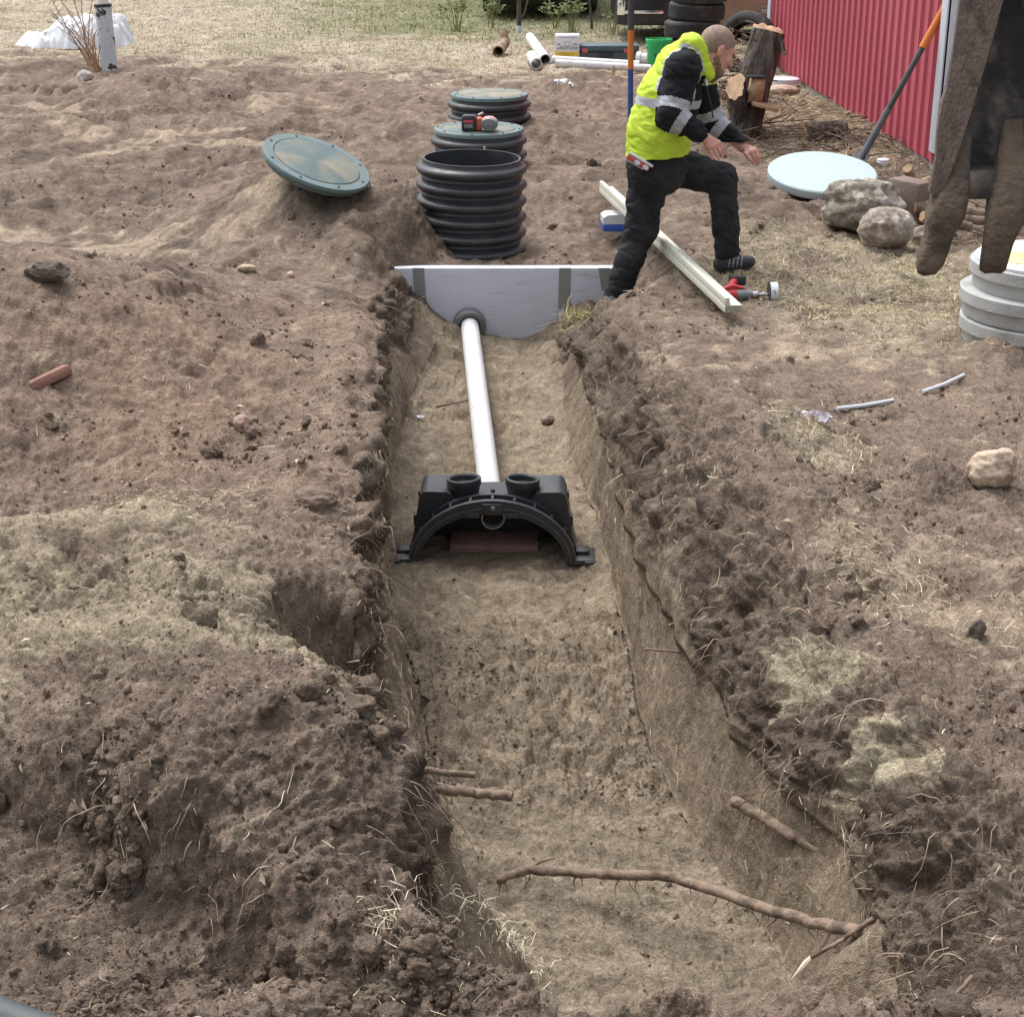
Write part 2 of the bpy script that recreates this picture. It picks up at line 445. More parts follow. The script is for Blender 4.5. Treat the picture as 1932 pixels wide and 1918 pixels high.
red = np.clip(bl(300, 680, .75, .95, .2, .2, 1.2) + .6 * bl(560, 600, .3, .4) + .35 * bl(640, 930, .3, .2), 0, 1) * (SEG <= 1)
pale = np.clip(bl(90, 205, .55, .35, .03, 0, 1.5) + bl(320, 285, .75, .3, .03, -.1, 1.5) + bl(150, 440, 1.2, .5, 0, 0, 1.3) + .8 * bl(560, 205, .5, .5) +
               .6 * bl(250, 260, 1.0, .25) + .5 * bl(1560, 640, .7, .5) + .6 * bl(1850, 1150, .3, .4) + .5 * bl(1650, 1060, .3, .4) + .5 * bl(1300, 690, .3, .3), 0, 1) * (1 - grass)
dark = np.clip(.9 * sstep(.25, .85, bl(300, 1620, 1.2, .75, 0, 0, 1.4, .3)) + .8 * bl(585, 1200, .18, .22, -.1) + 1.1 * bl(1780, 905, .22, .14, 0, 0, 1, .5) + .7 * bl(1450, 1420, .18, .25, 0) + .6 * sstep(.1, .7, n3), 0, 1)
top = np.array([.228, .173, .133]); dk = np.array([.142, .107, .083]); sandc = np.array([.285, .229, .166]); ysc = np.array([.335, .280, .200])
redc = np.array([.250, .175, .130]); palec = np.array([.36, .285, .21]); strawc = np.array([.43, .37, .285]); greenc = np.array([.155, .170, .075])
def mix(c, d, m): return c * (1 - m[..., None]) + d * m[..., None]
C = np.broadcast_to(top, X.shape + (3,)).copy()
C = mix(C, dk, .55 * dark)
C = mix(C, redc, .85 * red); C = mix(C, palec, .85 * sstep(.28, .62, pale * (1 + .3 * n1) + .22 * n2))
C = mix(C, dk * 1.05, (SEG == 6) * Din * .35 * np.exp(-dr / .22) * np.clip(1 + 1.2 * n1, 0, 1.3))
C = mix(C, ysc, .85 * sstep(.10, .95, ysand * (1 + .35 * n1) + .18 * n2 + .15 * fbm(q * 30, Y * 30, 2, 77)))
C = mix(C, strawc * .9, .75 * lawnR); C = mix(C, np.array([.22, .165, .105]), .6 * brush)
C = mix(C, strawc, .8 * grass); C = mix(C, greenc, .8 * green)
# trench layers: rooty dark topsoil above, sand below
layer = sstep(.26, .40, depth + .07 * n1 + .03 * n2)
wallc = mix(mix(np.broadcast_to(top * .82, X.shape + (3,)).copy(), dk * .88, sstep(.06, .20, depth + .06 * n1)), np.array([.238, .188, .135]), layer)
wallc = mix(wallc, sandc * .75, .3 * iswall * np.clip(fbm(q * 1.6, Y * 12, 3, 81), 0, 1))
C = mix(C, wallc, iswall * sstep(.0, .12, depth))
flc = mix(np.broadcast_to(sandc, X.shape + (3,)).copy(), sandc * .82, .8 * sstep(-.15, .45, fbm(q * 6, Y * 6, 4, 91)) * sstep(6.2, 5.6, Y) * sstep(3.9, 4.5, Y) + .35 * sstep(0, .5, n1))
flc = mix(flc, np.array([.290, .240, .178]), sstep(4.7, 4.3, Y) * .6)
flc = mix(flc, top * .95, sstep(3.75, 3.3, Y + .25 * n1) * .9)
C = mix(C, flc, isfloor)
psand = np.clip(1.5 * bl(1572, 1172, .115, .16, .12, .3, 1.2, 1.0) + 1.1 * bl(1730, 1345, .065, .15, .10, .5, 1.2, 1.1), 0, 1) * (SEG >= 5)
C = mix(C, np.array([.40, .345, .245]), .95 * sstep(.2, .8, psand + .45 * n2 + .12 * fbm(q * 30, Y * 30, 2, 79)))
C = mix(C, dk * .92, .75 * sstep(.0, .45, fbm(q * 2.2, Y * 2.0, 5, 95, .65)) * (Y > 8.0) * (1 - grass) * (1 - isfloor))
C *= (1 + lod * .15 * n2 + .10 * lod * fbm(q * 40, Y * 40, 2, 93) + .10 * n1)[..., None]
# ---- displacement along the surface normal
compact = np.clip(pale + .8 * lawnR + grass + .6 * isfloor, 0, 1)
rough = 1 - .75 * compact
cld = np.clip(.35 + .9 * sstep(.0, .6, n3) + dark, 0, 1.2) * rough
wx, wy = q + .03 * n2, Y + .03 * fbm(q * 9 + 40, Y * 9, 2, 63)
wsm = 1 - .8 * iswall * layer
disp = wsm * (.030 * n1 * (1 - .6 * grass) * rough + .010 * n2 * (.4 + .6 * rough))
crown = (1 - iswall * (.3 + .62 * layer)) * (1 - isfloor) * (1 - grass)
dy_ = np.gradient(yr)[:, None] + 0 * X
def crumb(lam, o, s, g=.55):
    r, a, l = 0, 1.0, lam
    for i in range(o):
        w_ = a * sstep(1.6, 3.2, l / dy_)
        r = r + w_ * (np.minimum(np.abs(perlin3(X / l + 3.1 * i, Y / l, Z / l - 7.7 * i, s + i)) * 1.7, 1.0) - .45)
        l /= 1.97; a *= g
    return r
disp += (.034 * crumb(.22, 5, 181) * np.clip(.4 * cld + 1.1 * sstep(.0, .7, fbm(X * 2.1, Y * 2.1, 3, 193)), .25, 1.5) + .010 * crumb(.05, 3, 187) * (.3 + .7 * rough)) * crown
disp += (Y > 8) * (  .020 * (.6 - billow(q / .95 + .3 * n1, Y / .42, 4, 191)) + .026 * crumb(.34, 4, 195, .7)) * (1 - .8 * grass) * (1 - isfloor) * sstep(8.5, 11, Y)
disp += .026 * lumps(wx / .16, wy / .16, 101, .28) * cld * (1 - iswall * .3) * (1 - isfloor) * (1 - grass)
disp += .020 * lumps(wx / .075, wy / .075, 111, .5) * sstep(1.2, 2.4, .075 / dy_) * np.clip(cld + .15, 0, 1) * (1 - .7 * isfloor) * (1 - .8 * grass)
disp += .014 * lumps(wx / .034, wy / .034, 121, .6) * sstep(1.2, 2.4, .034 / dy_) * np.clip(rough + .25, 0, 1) * (1 - .6 * grass)
disp += .006 * fbm(q * 32, Y * 32, 3, 131) * sstep(1.2, 2.4, .03 / dy_) * (1 - .5 * compact)
grn = np.random.default_rng(5)
disp += (.0026 * grn.standard_normal(X.shape) + .0045 * perlin3(X * 62, Y * 62, Z * 62, 231)) * sstep(8.5, 5.0, Y) * (1 - .6 * iswall * layer) * (1 - .45 * isfloor)
# floor: foot prints, raked crumbs
fp = sstep(4.4, 4.9, Y) * sstep(6.3, 5.7, Y)
disp += isfloor * (.026 * fbm(q * 5, Y * 5, 5, 141, .6) - .038 * lumps(wx / .2 + 5, wy / .13, 151, .45, .3, .7) * sstep(5.3, 5.9, Y) + fp * .030 * billow(wx / .085, wy / .07, 4, 161) + fp * .016 * lumps(wx / .05, wy / .05, 163, .6) + fp * .013 * lumps(wx / .024, wy / .024, 165, .6)) * (1 - .85 * G2(X, Y, (-.085, 6.9), .42, .34, 0, 2))
# walls: roots, tears, vertical drag marks
tops = iswall * (1 - layer)
disp += tops * (.040 * fbm(q * 7, Y * 5, 5, 171, .6) + .010 * lumps(wx / .1, wy / .1, 173, .4) + .014 * lumps(wx / .04, wy / .04, 175, .5))
disp *= 1 - .72 * iswall * layer
disp += iswall * layer * (.009 * perlin(q * 1.0, Y * 9, 177) + .0025 * perlin(q * 2.5, Y * 40, 178) + .007 * fbm(q * 5, Y * 5, 3, 179))
disp += tops * (.030 * crumb(.16, 5, 197, .7) + .01)
ov = (SEG == 5) * Din * np.exp(-((TT - .16) / .17) ** 2) * (.045 + .05 * np.clip(fbm(Y * 3.1, Y * 0 + 3.3, 3, 211), -.6, 1))
# track-shoe prints on the far left
trk = np.zeros_like(X)
for u, v, rx, ry, rot in ((395, 180, .32, 1.3, -.35), (300, 215, .3, 1.1, -.5), (470, 145, .3, 1.0, -.3), (120, 160, 1.4, .3, .1), (540, 250, .25, .7, -.3)):
    c = P(u, v, .05); m = G2(X, Y, c, rx, ry, rot, 2.5)
    s = (-(X - c.x) * math.sin(rot) + (Y - c.y) * math.cos(rot)) if ry > rx else (X - c.x)
    trk += m * np.sin(s * 2 * math.pi / .17 + 2 * n1)
disp += .05 * trk
disp *= 1 - .25 * np.clip(psand, 0, 1)
disp += .012 * np.clip(psand, 0, 1) * crumb(.05, 3, 221, .7)
disp *= lod
disp *= sstep(60, 28, np.abs(Y)) * sstep(30, 12, np.abs(q)) * 1.0
Pos = np.stack([X, Y, Z], -1)
dc = np.gradient(Pos, axis=1); drw = np.gradient(Pos, axis=0)
Nn = np.cross(dc, drw); Nn /= np.linalg.norm(Nn, axis=-1, keepdims=True) + 1e-9
rowok = np.clip(np.abs(yr - TANK_Y) / .05, 0, 1)[:, None]
Pos = Pos + Nn * (disp * rowok)[..., None]
Pos[..., 0] -= ov * rowok; Pos[..., 2] -= .5 * ov * rowok
GX, GZ = X, Pos[..., 2]
def gz(x, y):
    r = int(np.clip(np.searchsorted(yr, y), 1, NR - 1))
    if abs(yr[r - 1] - y) < abs(yr[r] - y): r -= 1
    return float(np.interp(x, GX[r], GZ[r]))
def G(u, v, dz=0.0):
    d = ray(u, v)
    ys = 2.4 * (40 / 2.4) ** np.linspace(0, 1, 900)
    for y in ys:
        t = y / d[1]; x = d[0] * t; z = CAM_H + d[2] * t
        if z <= gz(x, y): return Vector((x, y, z + dz))
    return P(u, v, dz)
idx = np.arange(NR * NC).reshape(NR, NC)
F = np.stack([idx[:-1, :-1], idx[:-1, 1:], idx[1:, 1:], idx[1:, :-1]], -1).reshape(-1, 4)

def soil_mat(name):
    m = bpy.data.materials.new(name); m.use_nodes = True
    t = m.node_tree; N, L = t.nodes, t.links; b = N['Principled BSDF']
    b.inputs['Roughness'].default_value = .95; b.inputs['Specular IOR Level'].default_value = .15
    a = N.new('ShaderNodeAttribute'); a.attribute_name = 'Col'
    tc = N.new('ShaderNodeTexCoord'); c = a.outputs['Color']
    for sc_, v in ((6, .20), (24, .22), (110, .30), (380, .30)):
        n = N.new('ShaderNodeTexNoise'); n.inputs['Scale'].default_value = sc_; n.inputs['Detail'].default_value = 4; n.inputs['Roughness'].default_value = .65
        L.new(tc.outputs['Object'], n.inputs['Vector'])
        mr = N.new('ShaderNodeMapRange'); mr.inputs[1].default_value = .3; mr.inputs[2].default_value = .7; mr.inputs[3].default_value = 1 - v; mr.inputs[4].default_value = 1 + v
        L.new(n.outputs['Fac'], mr.inputs[0])
        mx = N.new('ShaderNodeMix'); mx.data_type = 'RGBA'; mx.blend_type = 'MULTIPLY'; mx.inputs[0].default_value = 1
        L.new(c, mx.inputs[6]); L.new(mr.outputs[0], mx.inputs[7]); c = mx.outputs[2]
    L.new(c, b.inputs['Base Color'])
    n1_ = N.new('ShaderNodeTexNoise'); n1_.inputs['Scale'].default_value = 45; n1_.inputs['Detail'].default_value = 6; n1_.inputs['Roughness'].default_value = .7
    n2_ = N.new('ShaderNodeTexNoise'); n2_.inputs['Scale'].default_value = 190; n2_.inputs['Detail'].default_value = 4
    ad = N.new('ShaderNodeMath'); ad.operation = 'MULTIPLY_ADD'; ad.inputs[1].default_value = .35
    for n in (n1_, n2_): L.new(tc.outputs['Object'], n.inputs['Vector'])
    n3_ = N.new('ShaderNodeTexNoise'); n3_.inputs['Scale'].default_value = 13; n3_.inputs['Detail'].default_value = 7; n3_.inputs['Roughness'].default_value = .68
    L.new(tc.outputs['Object'], n3_.inputs['Vector'])
    ad2 = N.new('ShaderNodeMath'); ad2.operation = 'MULTIPLY_ADD'; ad2.inputs[1].default_value = .7
    L.new(n3_.outputs['Fac'], ad2.inputs[0]); L.new(n1_.outputs['Fac'], ad2.inputs[2])
    L.new(n2_.outputs['Fac'], ad.inputs[0]); L.new(ad2.outputs[0], ad.inputs[2])
    bp = N.new('ShaderNodeBump'); bp.inputs['Strength'].default_value = .9; bp.inputs['Distance'].default_value = .026
    L.new(ad.outputs[0], bp.inputs['Height']); L.new(bp.outputs[0], b.inputs['Normal'])
    return m
SOIL = soil_mat('soil')
ground = np_mesh('ground', Pos.reshape(-1, 3), F, SOIL, col=np.clip(C, .01, .9).reshape(-1, 3))
tag(ground, 'dug brown soil and sand with a long trench running to the tank', 'ground', kind='structure')
# ================================================================== MATERIALS OF THE THINGS
M = {}
M['black_plastic'] = mat('black_plastic', (.030, .033, .038), .40, var=.25, scale=9, col2=(.075, .068, .060), c2scale=7, c2lo=.54, c2hi=.82, bump=.0015, bscale=90, c2rough=.8)
M['dusty_edge'] = mat('dusty_edge', (.085, .088, .092), .55, var=.35, scale=30)
M['inner_shade'] = mat('inner_shade', (.012, .013, .015), .5, var=.2)  # darker copy of the black plastic, shade painted into insides and holes
M['green_lid'] = mat('green_lid', (.070, .112, .115), .5, var=.22, scale=10, col2=(.27, .225, .155), c2scale=3.6, c2lo=.44, c2hi=.72, bump=.001, bscale=160, c2rough=.85)
M['green_rim'] = mat('green_rim', (.105, .150, .152), .42, var=.15, scale=14, col2=(.22, .205, .17), c2scale=8, c2lo=.58, c2hi=.72)
M['dusty_lid'] = mat('dusty_lid', (.12, .15, .13), .6, var=.2, col2=(.25, .20, .145), c2scale=5, c2lo=.38, c2hi=.62, bump=.0015, bscale=120)
M['dark_steel'] = mat('dark_steel', (.04, .04, .042), .45, .6, var=.3, scale=30)
M['white_pvc'] = mat('white_pvc', (.64, .64, .66), .35, var=.05, scale=5, col2=(.36, .30, .235), c2scale=9, c2lo=.57, c2hi=.80, c2rough=.8)
M['grey_foam'] = mat('grey_foam', (.52, .525, .60), .6, var=.05, scale=4, col2=(.34, .29, .24), c2scale=5, c2lo=.55, c2hi=.8, stretch=(1, 1, 6))
M['grey_tape'] = mat('grey_tape', (.23, .235, .23), .5, var=.1, scale=20)
M['grey_rubber'] = mat('grey_rubber', (.13, .135, .135), .6, var=.12)
M['paver'] = mat('paver', (.27, .165, .145), .85, var=.25, scale=20, bump=.002, bscale=120)
M['lumber'] = mat('lumber', (.56, .56, .48), .7, var=.12, scale=6, stretch=(12, 1.2, 12), col2=(.50, .50, .38), c2scale=4, c2lo=.5, c2hi=.7)
M['lumber_end'] = mat('lumber_end', (.30, .29, .22), .8, var=.2, scale=30)
M['white_plastic'] = mat('white_plastic', (.60, .62, .67), .35, var=.05)
M['blue_plastic'] = mat('blue_plastic', (.03, .09, .45), .4, var=.1)
M['black_part'] = mat('black_part', (.025, .025, .028), .45, var=.2)
M['tool_red'] = mat('tool_red', (.50, .035, .05), .4, var=.2, scale=20, col2=(.12, .05, .05), c2scale=20, c2lo=.6, c2hi=.75)
M['tool_orange'] = mat('tool_orange', (.55, .10, .05), .45, var=.2, scale=20)
M['tool_pink'] = mat('tool_pink', (.50, .25, .26), .5, var=.2, scale=30)
M['tool_grey'] = mat('tool_grey', (.21, .22, .22), .4, .4, var=.25, scale=30)
M['steel'] = mat('steel', (.50, .50, .50), .3, .9, var=.15, scale=30)
M['saw_white'] = mat('saw_white', (.68, .70, .74), .4, var=.12, scale=25)
M['lime'] = mat('lime', (.47, .63, .035), .75, var=.10, scale=14, bump=.003, bscale=45)
M['black_cloth'] = mat('black_cloth', (.010, .011, .014), .9, var=.3, scale=20, bump=.003, bscale=40, spec=.25)
M['silver'] = mat('silver', (.36, .37, .41), .45, var=.10, scale=20)
M['trousers'] = mat('trousers', (.019, .020, .024), .8, var=.5, scale=9, bump=.004, bscale=28, col2=(.048, .045, .043), c2scale=5, c2lo=.5, c2hi=.75, spec=.3)  # paler second colour painted in as highlights on the cloth
M['skin'] = mat('skin', (.56, .29, .225), .5, var=.12, scale=16, col2=(.52, .20, .16), c2scale=9, c2lo=.5, c2hi=.7)
M['hair'] = mat('hair', (.26, .18, .14), .8, var=.30, scale=60, bump=.002, bscale=260)
M['beard'] = mat('beard', (.20, .125, .085), .85, var=.3, scale=80, bump=.004, bscale=200)
M['shoe'] = mat('shoe', (.030, .031, .034), .6, var=.3, scale=20)
M['sole'] = mat('sole', (.045, .047, .05), .7, var=.2)
M['stripe_grey'] = mat('stripe_grey', (.25, .25, .26), .5)
M['level_red'] = mat('level_red', (.40, .06, .05), .4, var=.3, scale=40)
M['pole_grey'] = mat('pole_grey', (.055, .06, .068), .5, var=.15)
M['pole_orange'] = mat('pole_orange', (.60, .20, .035), .5, var=.12, scale=20)
M['pole_blue'] = mat('pole_blue', (.035, .085, .28), .5, var=.2, scale=12)
M['old_pipe'] = mat('old_pipe', (.30, .22, .15), .8, var=.35, scale=30, col2=(.10, .06, .04), c2scale=14)
M['box_white'] = mat('box_white', (.66, .66, .69), .6, var=.04)
M['box_yellow'] = mat('box_yellow', (.80, .58, .05), .6, var=.05)
M['ink'] = mat('ink', (.10, .10, .13), .7, var=0)
M['ink_yellow'] = mat('ink_yellow', (.28, .20, .03), .7, var=0)
M['tool_case'] = mat('tool_case', (.050, .082, .098), .45, var=.2, scale=8)
M['latch'] = mat('latch', (.50, .08, .11), .5, var=.1)
M['green_bucket'] = mat('green_bucket', (.02, .40, .12), .4, var=.12)
M['tyre'] = mat('tyre', (.022, .023, .025), .75, var=.25, scale=20, col2=(.055, .052, .048), c2scale=6)
M['tan_paint'] = mat('tan_paint', (.26, .19, .125), .35, var=.08, col2=(.2, .15, .1), c2scale=3)
M['grey_trim'] = mat('grey_trim', (.28, .30, .31), .4, var=.1)
M['chrome'] = mat('chrome', (.85, .86, .88), .12, 1, var=0)
M['dark_paint'] = mat('dark_paint', (.02, .022, .026), .3, var=.2)
M['glass'] = mat('glass', (.02, .025, .03), .05, var=0)
M['barn_red'] = mat('barn_red', (.44, .085, .115), .5, var=.08, scale=1.6, stretch=(1, 1, .3), col2=(.47, .105, .135), c2scale=1.2, c2lo=.5, c2hi=.8)
M['white_trim'] = mat('white_trim', (.58, .62, .70), .45, var=.04)
M['concrete'] = mat('concrete', (.38, .385, .375), .85, var=.12, scale=9, col2=(.28, .275, .25), c2scale=6, c2lo=.5, c2hi=.7, bump=.003, bscale=90)
M['concrete_dirty'] = mat('concrete_dirty', (.27, .26, .23), .9, var=.25, scale=12, bump=.004, bscale=60)
M['roof'] = mat('roof', (.30, .31, .32), .5, .3)
M['shovel_orange'] = mat('shovel_orange', (.62, .17, .025), .5, var=.1)
M['shovel_shaft'] = mat('shovel_shaft', (.055, .053, .055), .5, var=.35, scale=9, stretch=(1, 1, .3), col2=(.28, .22, .19), c2scale=5, c2lo=.60, c2hi=.68)
M['shovel_steel'] = mat('shovel_steel', (.11, .12, .135), .5, .4, var=.3, col2=(.15, .11, .08), c2scale=9)
M['disc'] = mat('disc', (.38, .46, .475), .6, var=.05, col2=(.30, .29, .26), c2scale=4, c2lo=.6, c2hi=.8, scale=9, stretch=(1, 7, 1))
M['bark'] = mat('bark', (.125, .105, .090), .95, var=.6, scale=16, stretch=(1, 1, .16), bump=.06, bscale=22, col2=(.045, .036, .031), c2scale=14, c2lo=.47, c2hi=.56)
M['cut_wood'] = mat('cut_wood', (.38, .25, .15), .8, var=.4, scale=22, col2=(.29, .15, .075), c2scale=5, c2lo=.52, c2hi=.68)
M['twig'] = mat('twig', (.215, .155, .112), .9, var=.35, scale=22, bump=.005, bscale=70, col2=(.115, .083, .06), c2scale=14)
M['twig_dark'] = mat('twig_dark', (.115, .085, .066), .9, var=.3, scale=14, bump=.004)
M['rock'] = mat('rock', (.25, .205, .165), .9, var=.35, scale=30, col2=(.48, .42, .37), c2scale=9, c2lo=.49, c2hi=.60, bump=.02, bscale=26)
M['rock_moss'] = mat('rock_moss', (.19, .170, .135), .92, var=.4, scale=26, col2=(.36, .32, .275), c2scale=6, c2lo=.48, c2hi=.58, bump=.03, bscale=20)
M['rock_brown'] = mat('rock_brown', (.20, .145, .12), .85, var=.15, scale=6, col2=(.36, .29, .26), c2scale=9, c2lo=.62, c2hi=.7, bump=.005, bscale=30)
M['rock_dark'] = mat('rock_dark', (.105, .082, .066), .95, var=.3, scale=14, bump=.012, bscale=40)
M['rock_pale'] = mat('rock_pale', (.46, .36, .27), .9, var=.2, scale=14, col2=(.25, .185, .13), c2scale=9, c2lo=.5, c2hi=.62, bump=.012, bscale=30)
M['pebble'] = mat('pebble', (.21, .155, .125), .6, var=.25, scale=24)
M['bucket_paint'] = mat('bucket_paint', (.125, .093, .073), .85, var=.3, scale=5, stretch=(6, 6, 1), col2=(.060, .044, .034), c2scale=4.5, c2lo=.50, c2hi=.64, bump=.008, bscale=30)
M['bucket_dark'] = mat('bucket_dark', (.036, .031, .028), .85, .0, var=.6, scale=12, col2=(.125, .102, .085), c2scale=6, c2lo=.50, c2hi=.66, bump=.006, bscale=26)  # base darker than the bucket paint, standing in for shade inside; mottling on top
M['tooth'] = mat('tooth', (.095, .069, .048), .9, .0, var=.45, scale=14, col2=(.055, .043, .034), c2scale=8, c2lo=.5, c2hi=.62, bump=.012, bscale=45)
M['tarp'] = mat('tarp', (.60, .62, .66), .45, var=.04)
M['peel_paint'] = mat('peel_paint', (.52, .57, .62), .6, var=.08, scale=6, col2=(.05, .045, .042), c2scale=9, c2lo=.56, c2hi=.585, bump=.002)
M['weed_stem'] = mat('weed_stem', (.40, .235, .14), .9, var=.3, scale=20)
M['weed_grey'] = mat('weed_grey', (.22, .17, .14), .9, var=.3, scale=20)
M['weed_green'] = mat('weed_green', (.19, .215, .085), .8, var=.35, scale=20)
M['blade'] = mat('blade', None, .8, attr=True, var=.2, scale=30)
M['clod'] = SOIL
M['litter'] = mat('litter', (.42, .34, .38), .4, var=.5, scale=60, col2=(.6, .6, .62), c2scale=30)
M['leaf_pale'] = mat('leaf_pale', (.62, .54, .42), .8, var=.2)
M['rubber_edge'] = mat('rubber_edge', (.045, .055, .06), .6, var=.25, scale=12, bump=.002)
M['yellow_plastic'] = mat('yellow_plastic', (.75, .70, .25), .5)

# ================================================================== helpers for organic solids
def surf_nets(D, org, h):
    """zero surface of the sampled distance grid D -> verts, quads"""
    s = D < 0
    cs = s[:-1, :-1, :-1].astype(np.int8)
    cnt = np.zeros(cs.shape, np.int8)
    for i in (0, 1):
        for j in (0, 1):
            for k in (0, 1):
                cnt += s[i:i + cs.shape[0], j:j + cs.shape[1], k:k + cs.shape[2]]
    act = (cnt > 0) & (cnt < 8)
    I = np.argwhere(act)
    vid = np.full(cs.shape, -1, np.int64); vid[act] = np.arange(len(I))
    acc = np.zeros((len(I), 3)); wn = np.zeros(len(I))
    corners = [(i, j, k) for i in (0, 1) for j in (0, 1) for k in (0, 1)]
    val = {c: D[I[:, 0] + c[0], I[:, 1] + c[1], I[:, 2] + c[2]].astype(np.float64) for c in corners}
    for a in corners:
        for ax in range(3):
            if a[ax] == 0:
                b = list(a); b[ax] = 1; b = tuple(b)
                va, vb = val[a], val[b]
                m = (va < 0) != (vb < 0)
                t = va[m] / (va[m] - vb[m])
                p = np.array(a, float)[None] + t[:, None] * (np.array(b) - np.array(a))[None]
                acc[m] += p; wn[m] += 1
    V = (I + acc / wn[:, None]) * h + np.array(org)
    Fs = []
    for ax in range(3):
        u, v = [(1, 2), (2, 0), (0, 1)][ax]
        sl0 = [slice(1, -1)] * 3; sl1 = [slice(1, -1)] * 3
        sl0[ax] = slice(0, -1); sl1[ax] = slice(1, None)
        A, B = s[tuple(sl0)], s[tuple(sl1)]
        E = np.argwhere(A != B)
        off = np.array([1, 1, 1]); off[ax] = 0
        E0 = E + off
        inside = A[tuple(E.T)]
        eu = np.zeros(3, int); eu[u] = 1; ev_ = np.zeros(3, int); ev_[v] = 1
        q_ = [vid[tuple((E0 - d).T)] for d in (eu * 0, eu, eu + ev_, ev_)]
        q_ = np.stack(q_, 1)
        q_[inside] = q_[inside][:, ::-1]
        q_ = q_[:, ::-1]
        Fs.append(q_)
    Fq = np.concatenate(Fs)
    Fq = Fq[(Fq >= 0).all(1)]
    return V, Fq
class SDF:
    def __init__(s, lo, hi, h):
        s.lo, s.h = np.array(lo, float), h
        s.n = np.ceil((np.array(hi, float) - s.lo) / h).astype(int) + 1
        s.D = np.full(s.n, 1.0, np.float32)
    def sub(s, lo, hi):
        a = np.clip(np.floor((np.array(lo) - s.lo) / s.h).astype(int), 0, s.n - 1)
        b = np.clip(np.ceil((np.array(hi) - s.lo) / s.h).astype(int) + 1, 1, s.n)
        sl = tuple(slice(i, j) for i, j in zip(a, b))
        g = [s.lo[k] + s.h * np.arange(a[k], b[k]) for k in range(3)]
        return sl, np.meshgrid(*g, indexing='ij')
    def put(s, sl, d, k, cut=False):
        A = s.D[sl]
        if cut:
            d = -d
            hh = np.clip(.5 - .5 * (A - d) / k, 0, 1)
            s.D[sl] = (A * (1 - hh) + d * hh + k * hh * (1 - hh)).astype(np.float32)
        else:
            hh = np.clip(.5 + .5 * (d - A) / k, 0, 1)
            s.D[sl] = (d * (1 - hh) + A * hh - k * hh * (1 - hh)).astype(np.float32)
    def cap(s, a, b, r0, r1=None, k=.02, sy=1.0, cut=False, wr=None):
        a, b = np.array(a, float), np.array(b, float)
        r1 = r0 if r1 is None else r1
        m = max(r0, r1) / min(sy, 1) + k * 2 + .02
        sl, (x, y, z) = s.sub(np.minimum(a, b) - m, np.maximum(a, b) + m)
        yc = (a[1] + b[1]) / 2
        a2, b2 = a.copy(), b.copy(); a2[1] = yc + (a[1] - yc) * sy; b2[1] = yc + (b[1] - yc) * sy
        y = yc + (y - yc) * sy
        d = b2 - a2; L = max(d.dot(d), 1e-9)
        t = np.clip(((x - a2[0]) * d[0] + (y - a2[1]) * d[1] + (z - a2[2]) * d[2]) / L, 0, 1)
        dist = np.sqrt((x - a2[0] - t * d[0]) ** 2 + (y - a2[1] - t * d[1]) ** 2 + (z - a2[2] - t * d[2]) ** 2) - (r0 + (r1 - r0) * t)
        if wr: dist = dist + wr(t, x, y, z)
        s.put(sl, dist, k, cut)
    def ell(s, c, r, Rm=None, k=.02, cut=False):
        c, r = np.array(c, float), np.array(r, float)
        m = r.max() + k * 2 + .02
        sl, (x, y, z) = s.sub(c - m, c + m)
        q_ = np.stack([x - c[0], y - c[1], z - c[2]], -1)
        if Rm is not None: q_ = q_ @ np.array(Rm)          # columns = local axes
        k0 = np.sqrt(((q_ / r) ** 2).sum(-1)); k1 = np.sqrt(((q_ / (r * r)) ** 2).sum(-1)) + 1e-9
        s.put(sl, k0 * (k0 - 1) / k1, k, cut)
    def plane_cut(s, p, n):
        """keep the side away from n"""
        n = np.array(n, float); n /= np.linalg.norm(n)
        x, y, z = np.meshgrid(*[s.lo[k] + s.h * np.arange(s.n[k]) for k in range(3)], indexing='ij', sparse=True)
        d = (x - p[0]) * n[0] + (y - p[1]) * n[1] + (z - p[2]) * n[2]
        s.D = np.maximum(s.D, d.astype(np.float32))
    def mesh(s): return surf_nets(np.pad(s.D, 1, constant_values=1.0), s.lo - s.h, s.h)
def smooth_v(V, F, it=2):
    n = len(V)
    for _ in range(it):
        acc = np.zeros_like(V); c = np.zeros(n)
        for a, b in ((0, 1), (1, 2), (2, 3), (3, 0)):
            np.add.at(acc, F[:, a], V[F[:, b]]); np.add.at(c, F[:, a], 1)
            np.add.at(acc, F[:, b], V[F[:, a]]); np.add.at(c, F[:, b], 1)
        V = V * .5 + .5 * acc / np.maximum(c, 1)[:, None]
    return V
def n3d(V, s):
    """cheap 3-D noise from three perlin planes"""
    return (perlin(V[:, 0] + V[:, 2] * .7, V[:, 1] - V[:, 2] * .4, s) + perlin(V[:, 1] + 5.1, V[:, 2] + 2.3, s + 1) + perlin(V[:, 2] - 3.3, V[:, 0] + 8.8, s + 2)) / 1.6
_ico = {}
def ico(sub):
    if sub not in _ico:
        bm = bmesh.new(); bmesh.ops.create_icosphere(bm, subdivisions=sub, radius=1)
        bm.verts.index_update()
        _ico[sub] = (np.array([v.co[:] for v in bm.verts]), np.array([[v.index for v in f.verts] for f in bm.faces]))
        bm.free()
    return _ico[sub]
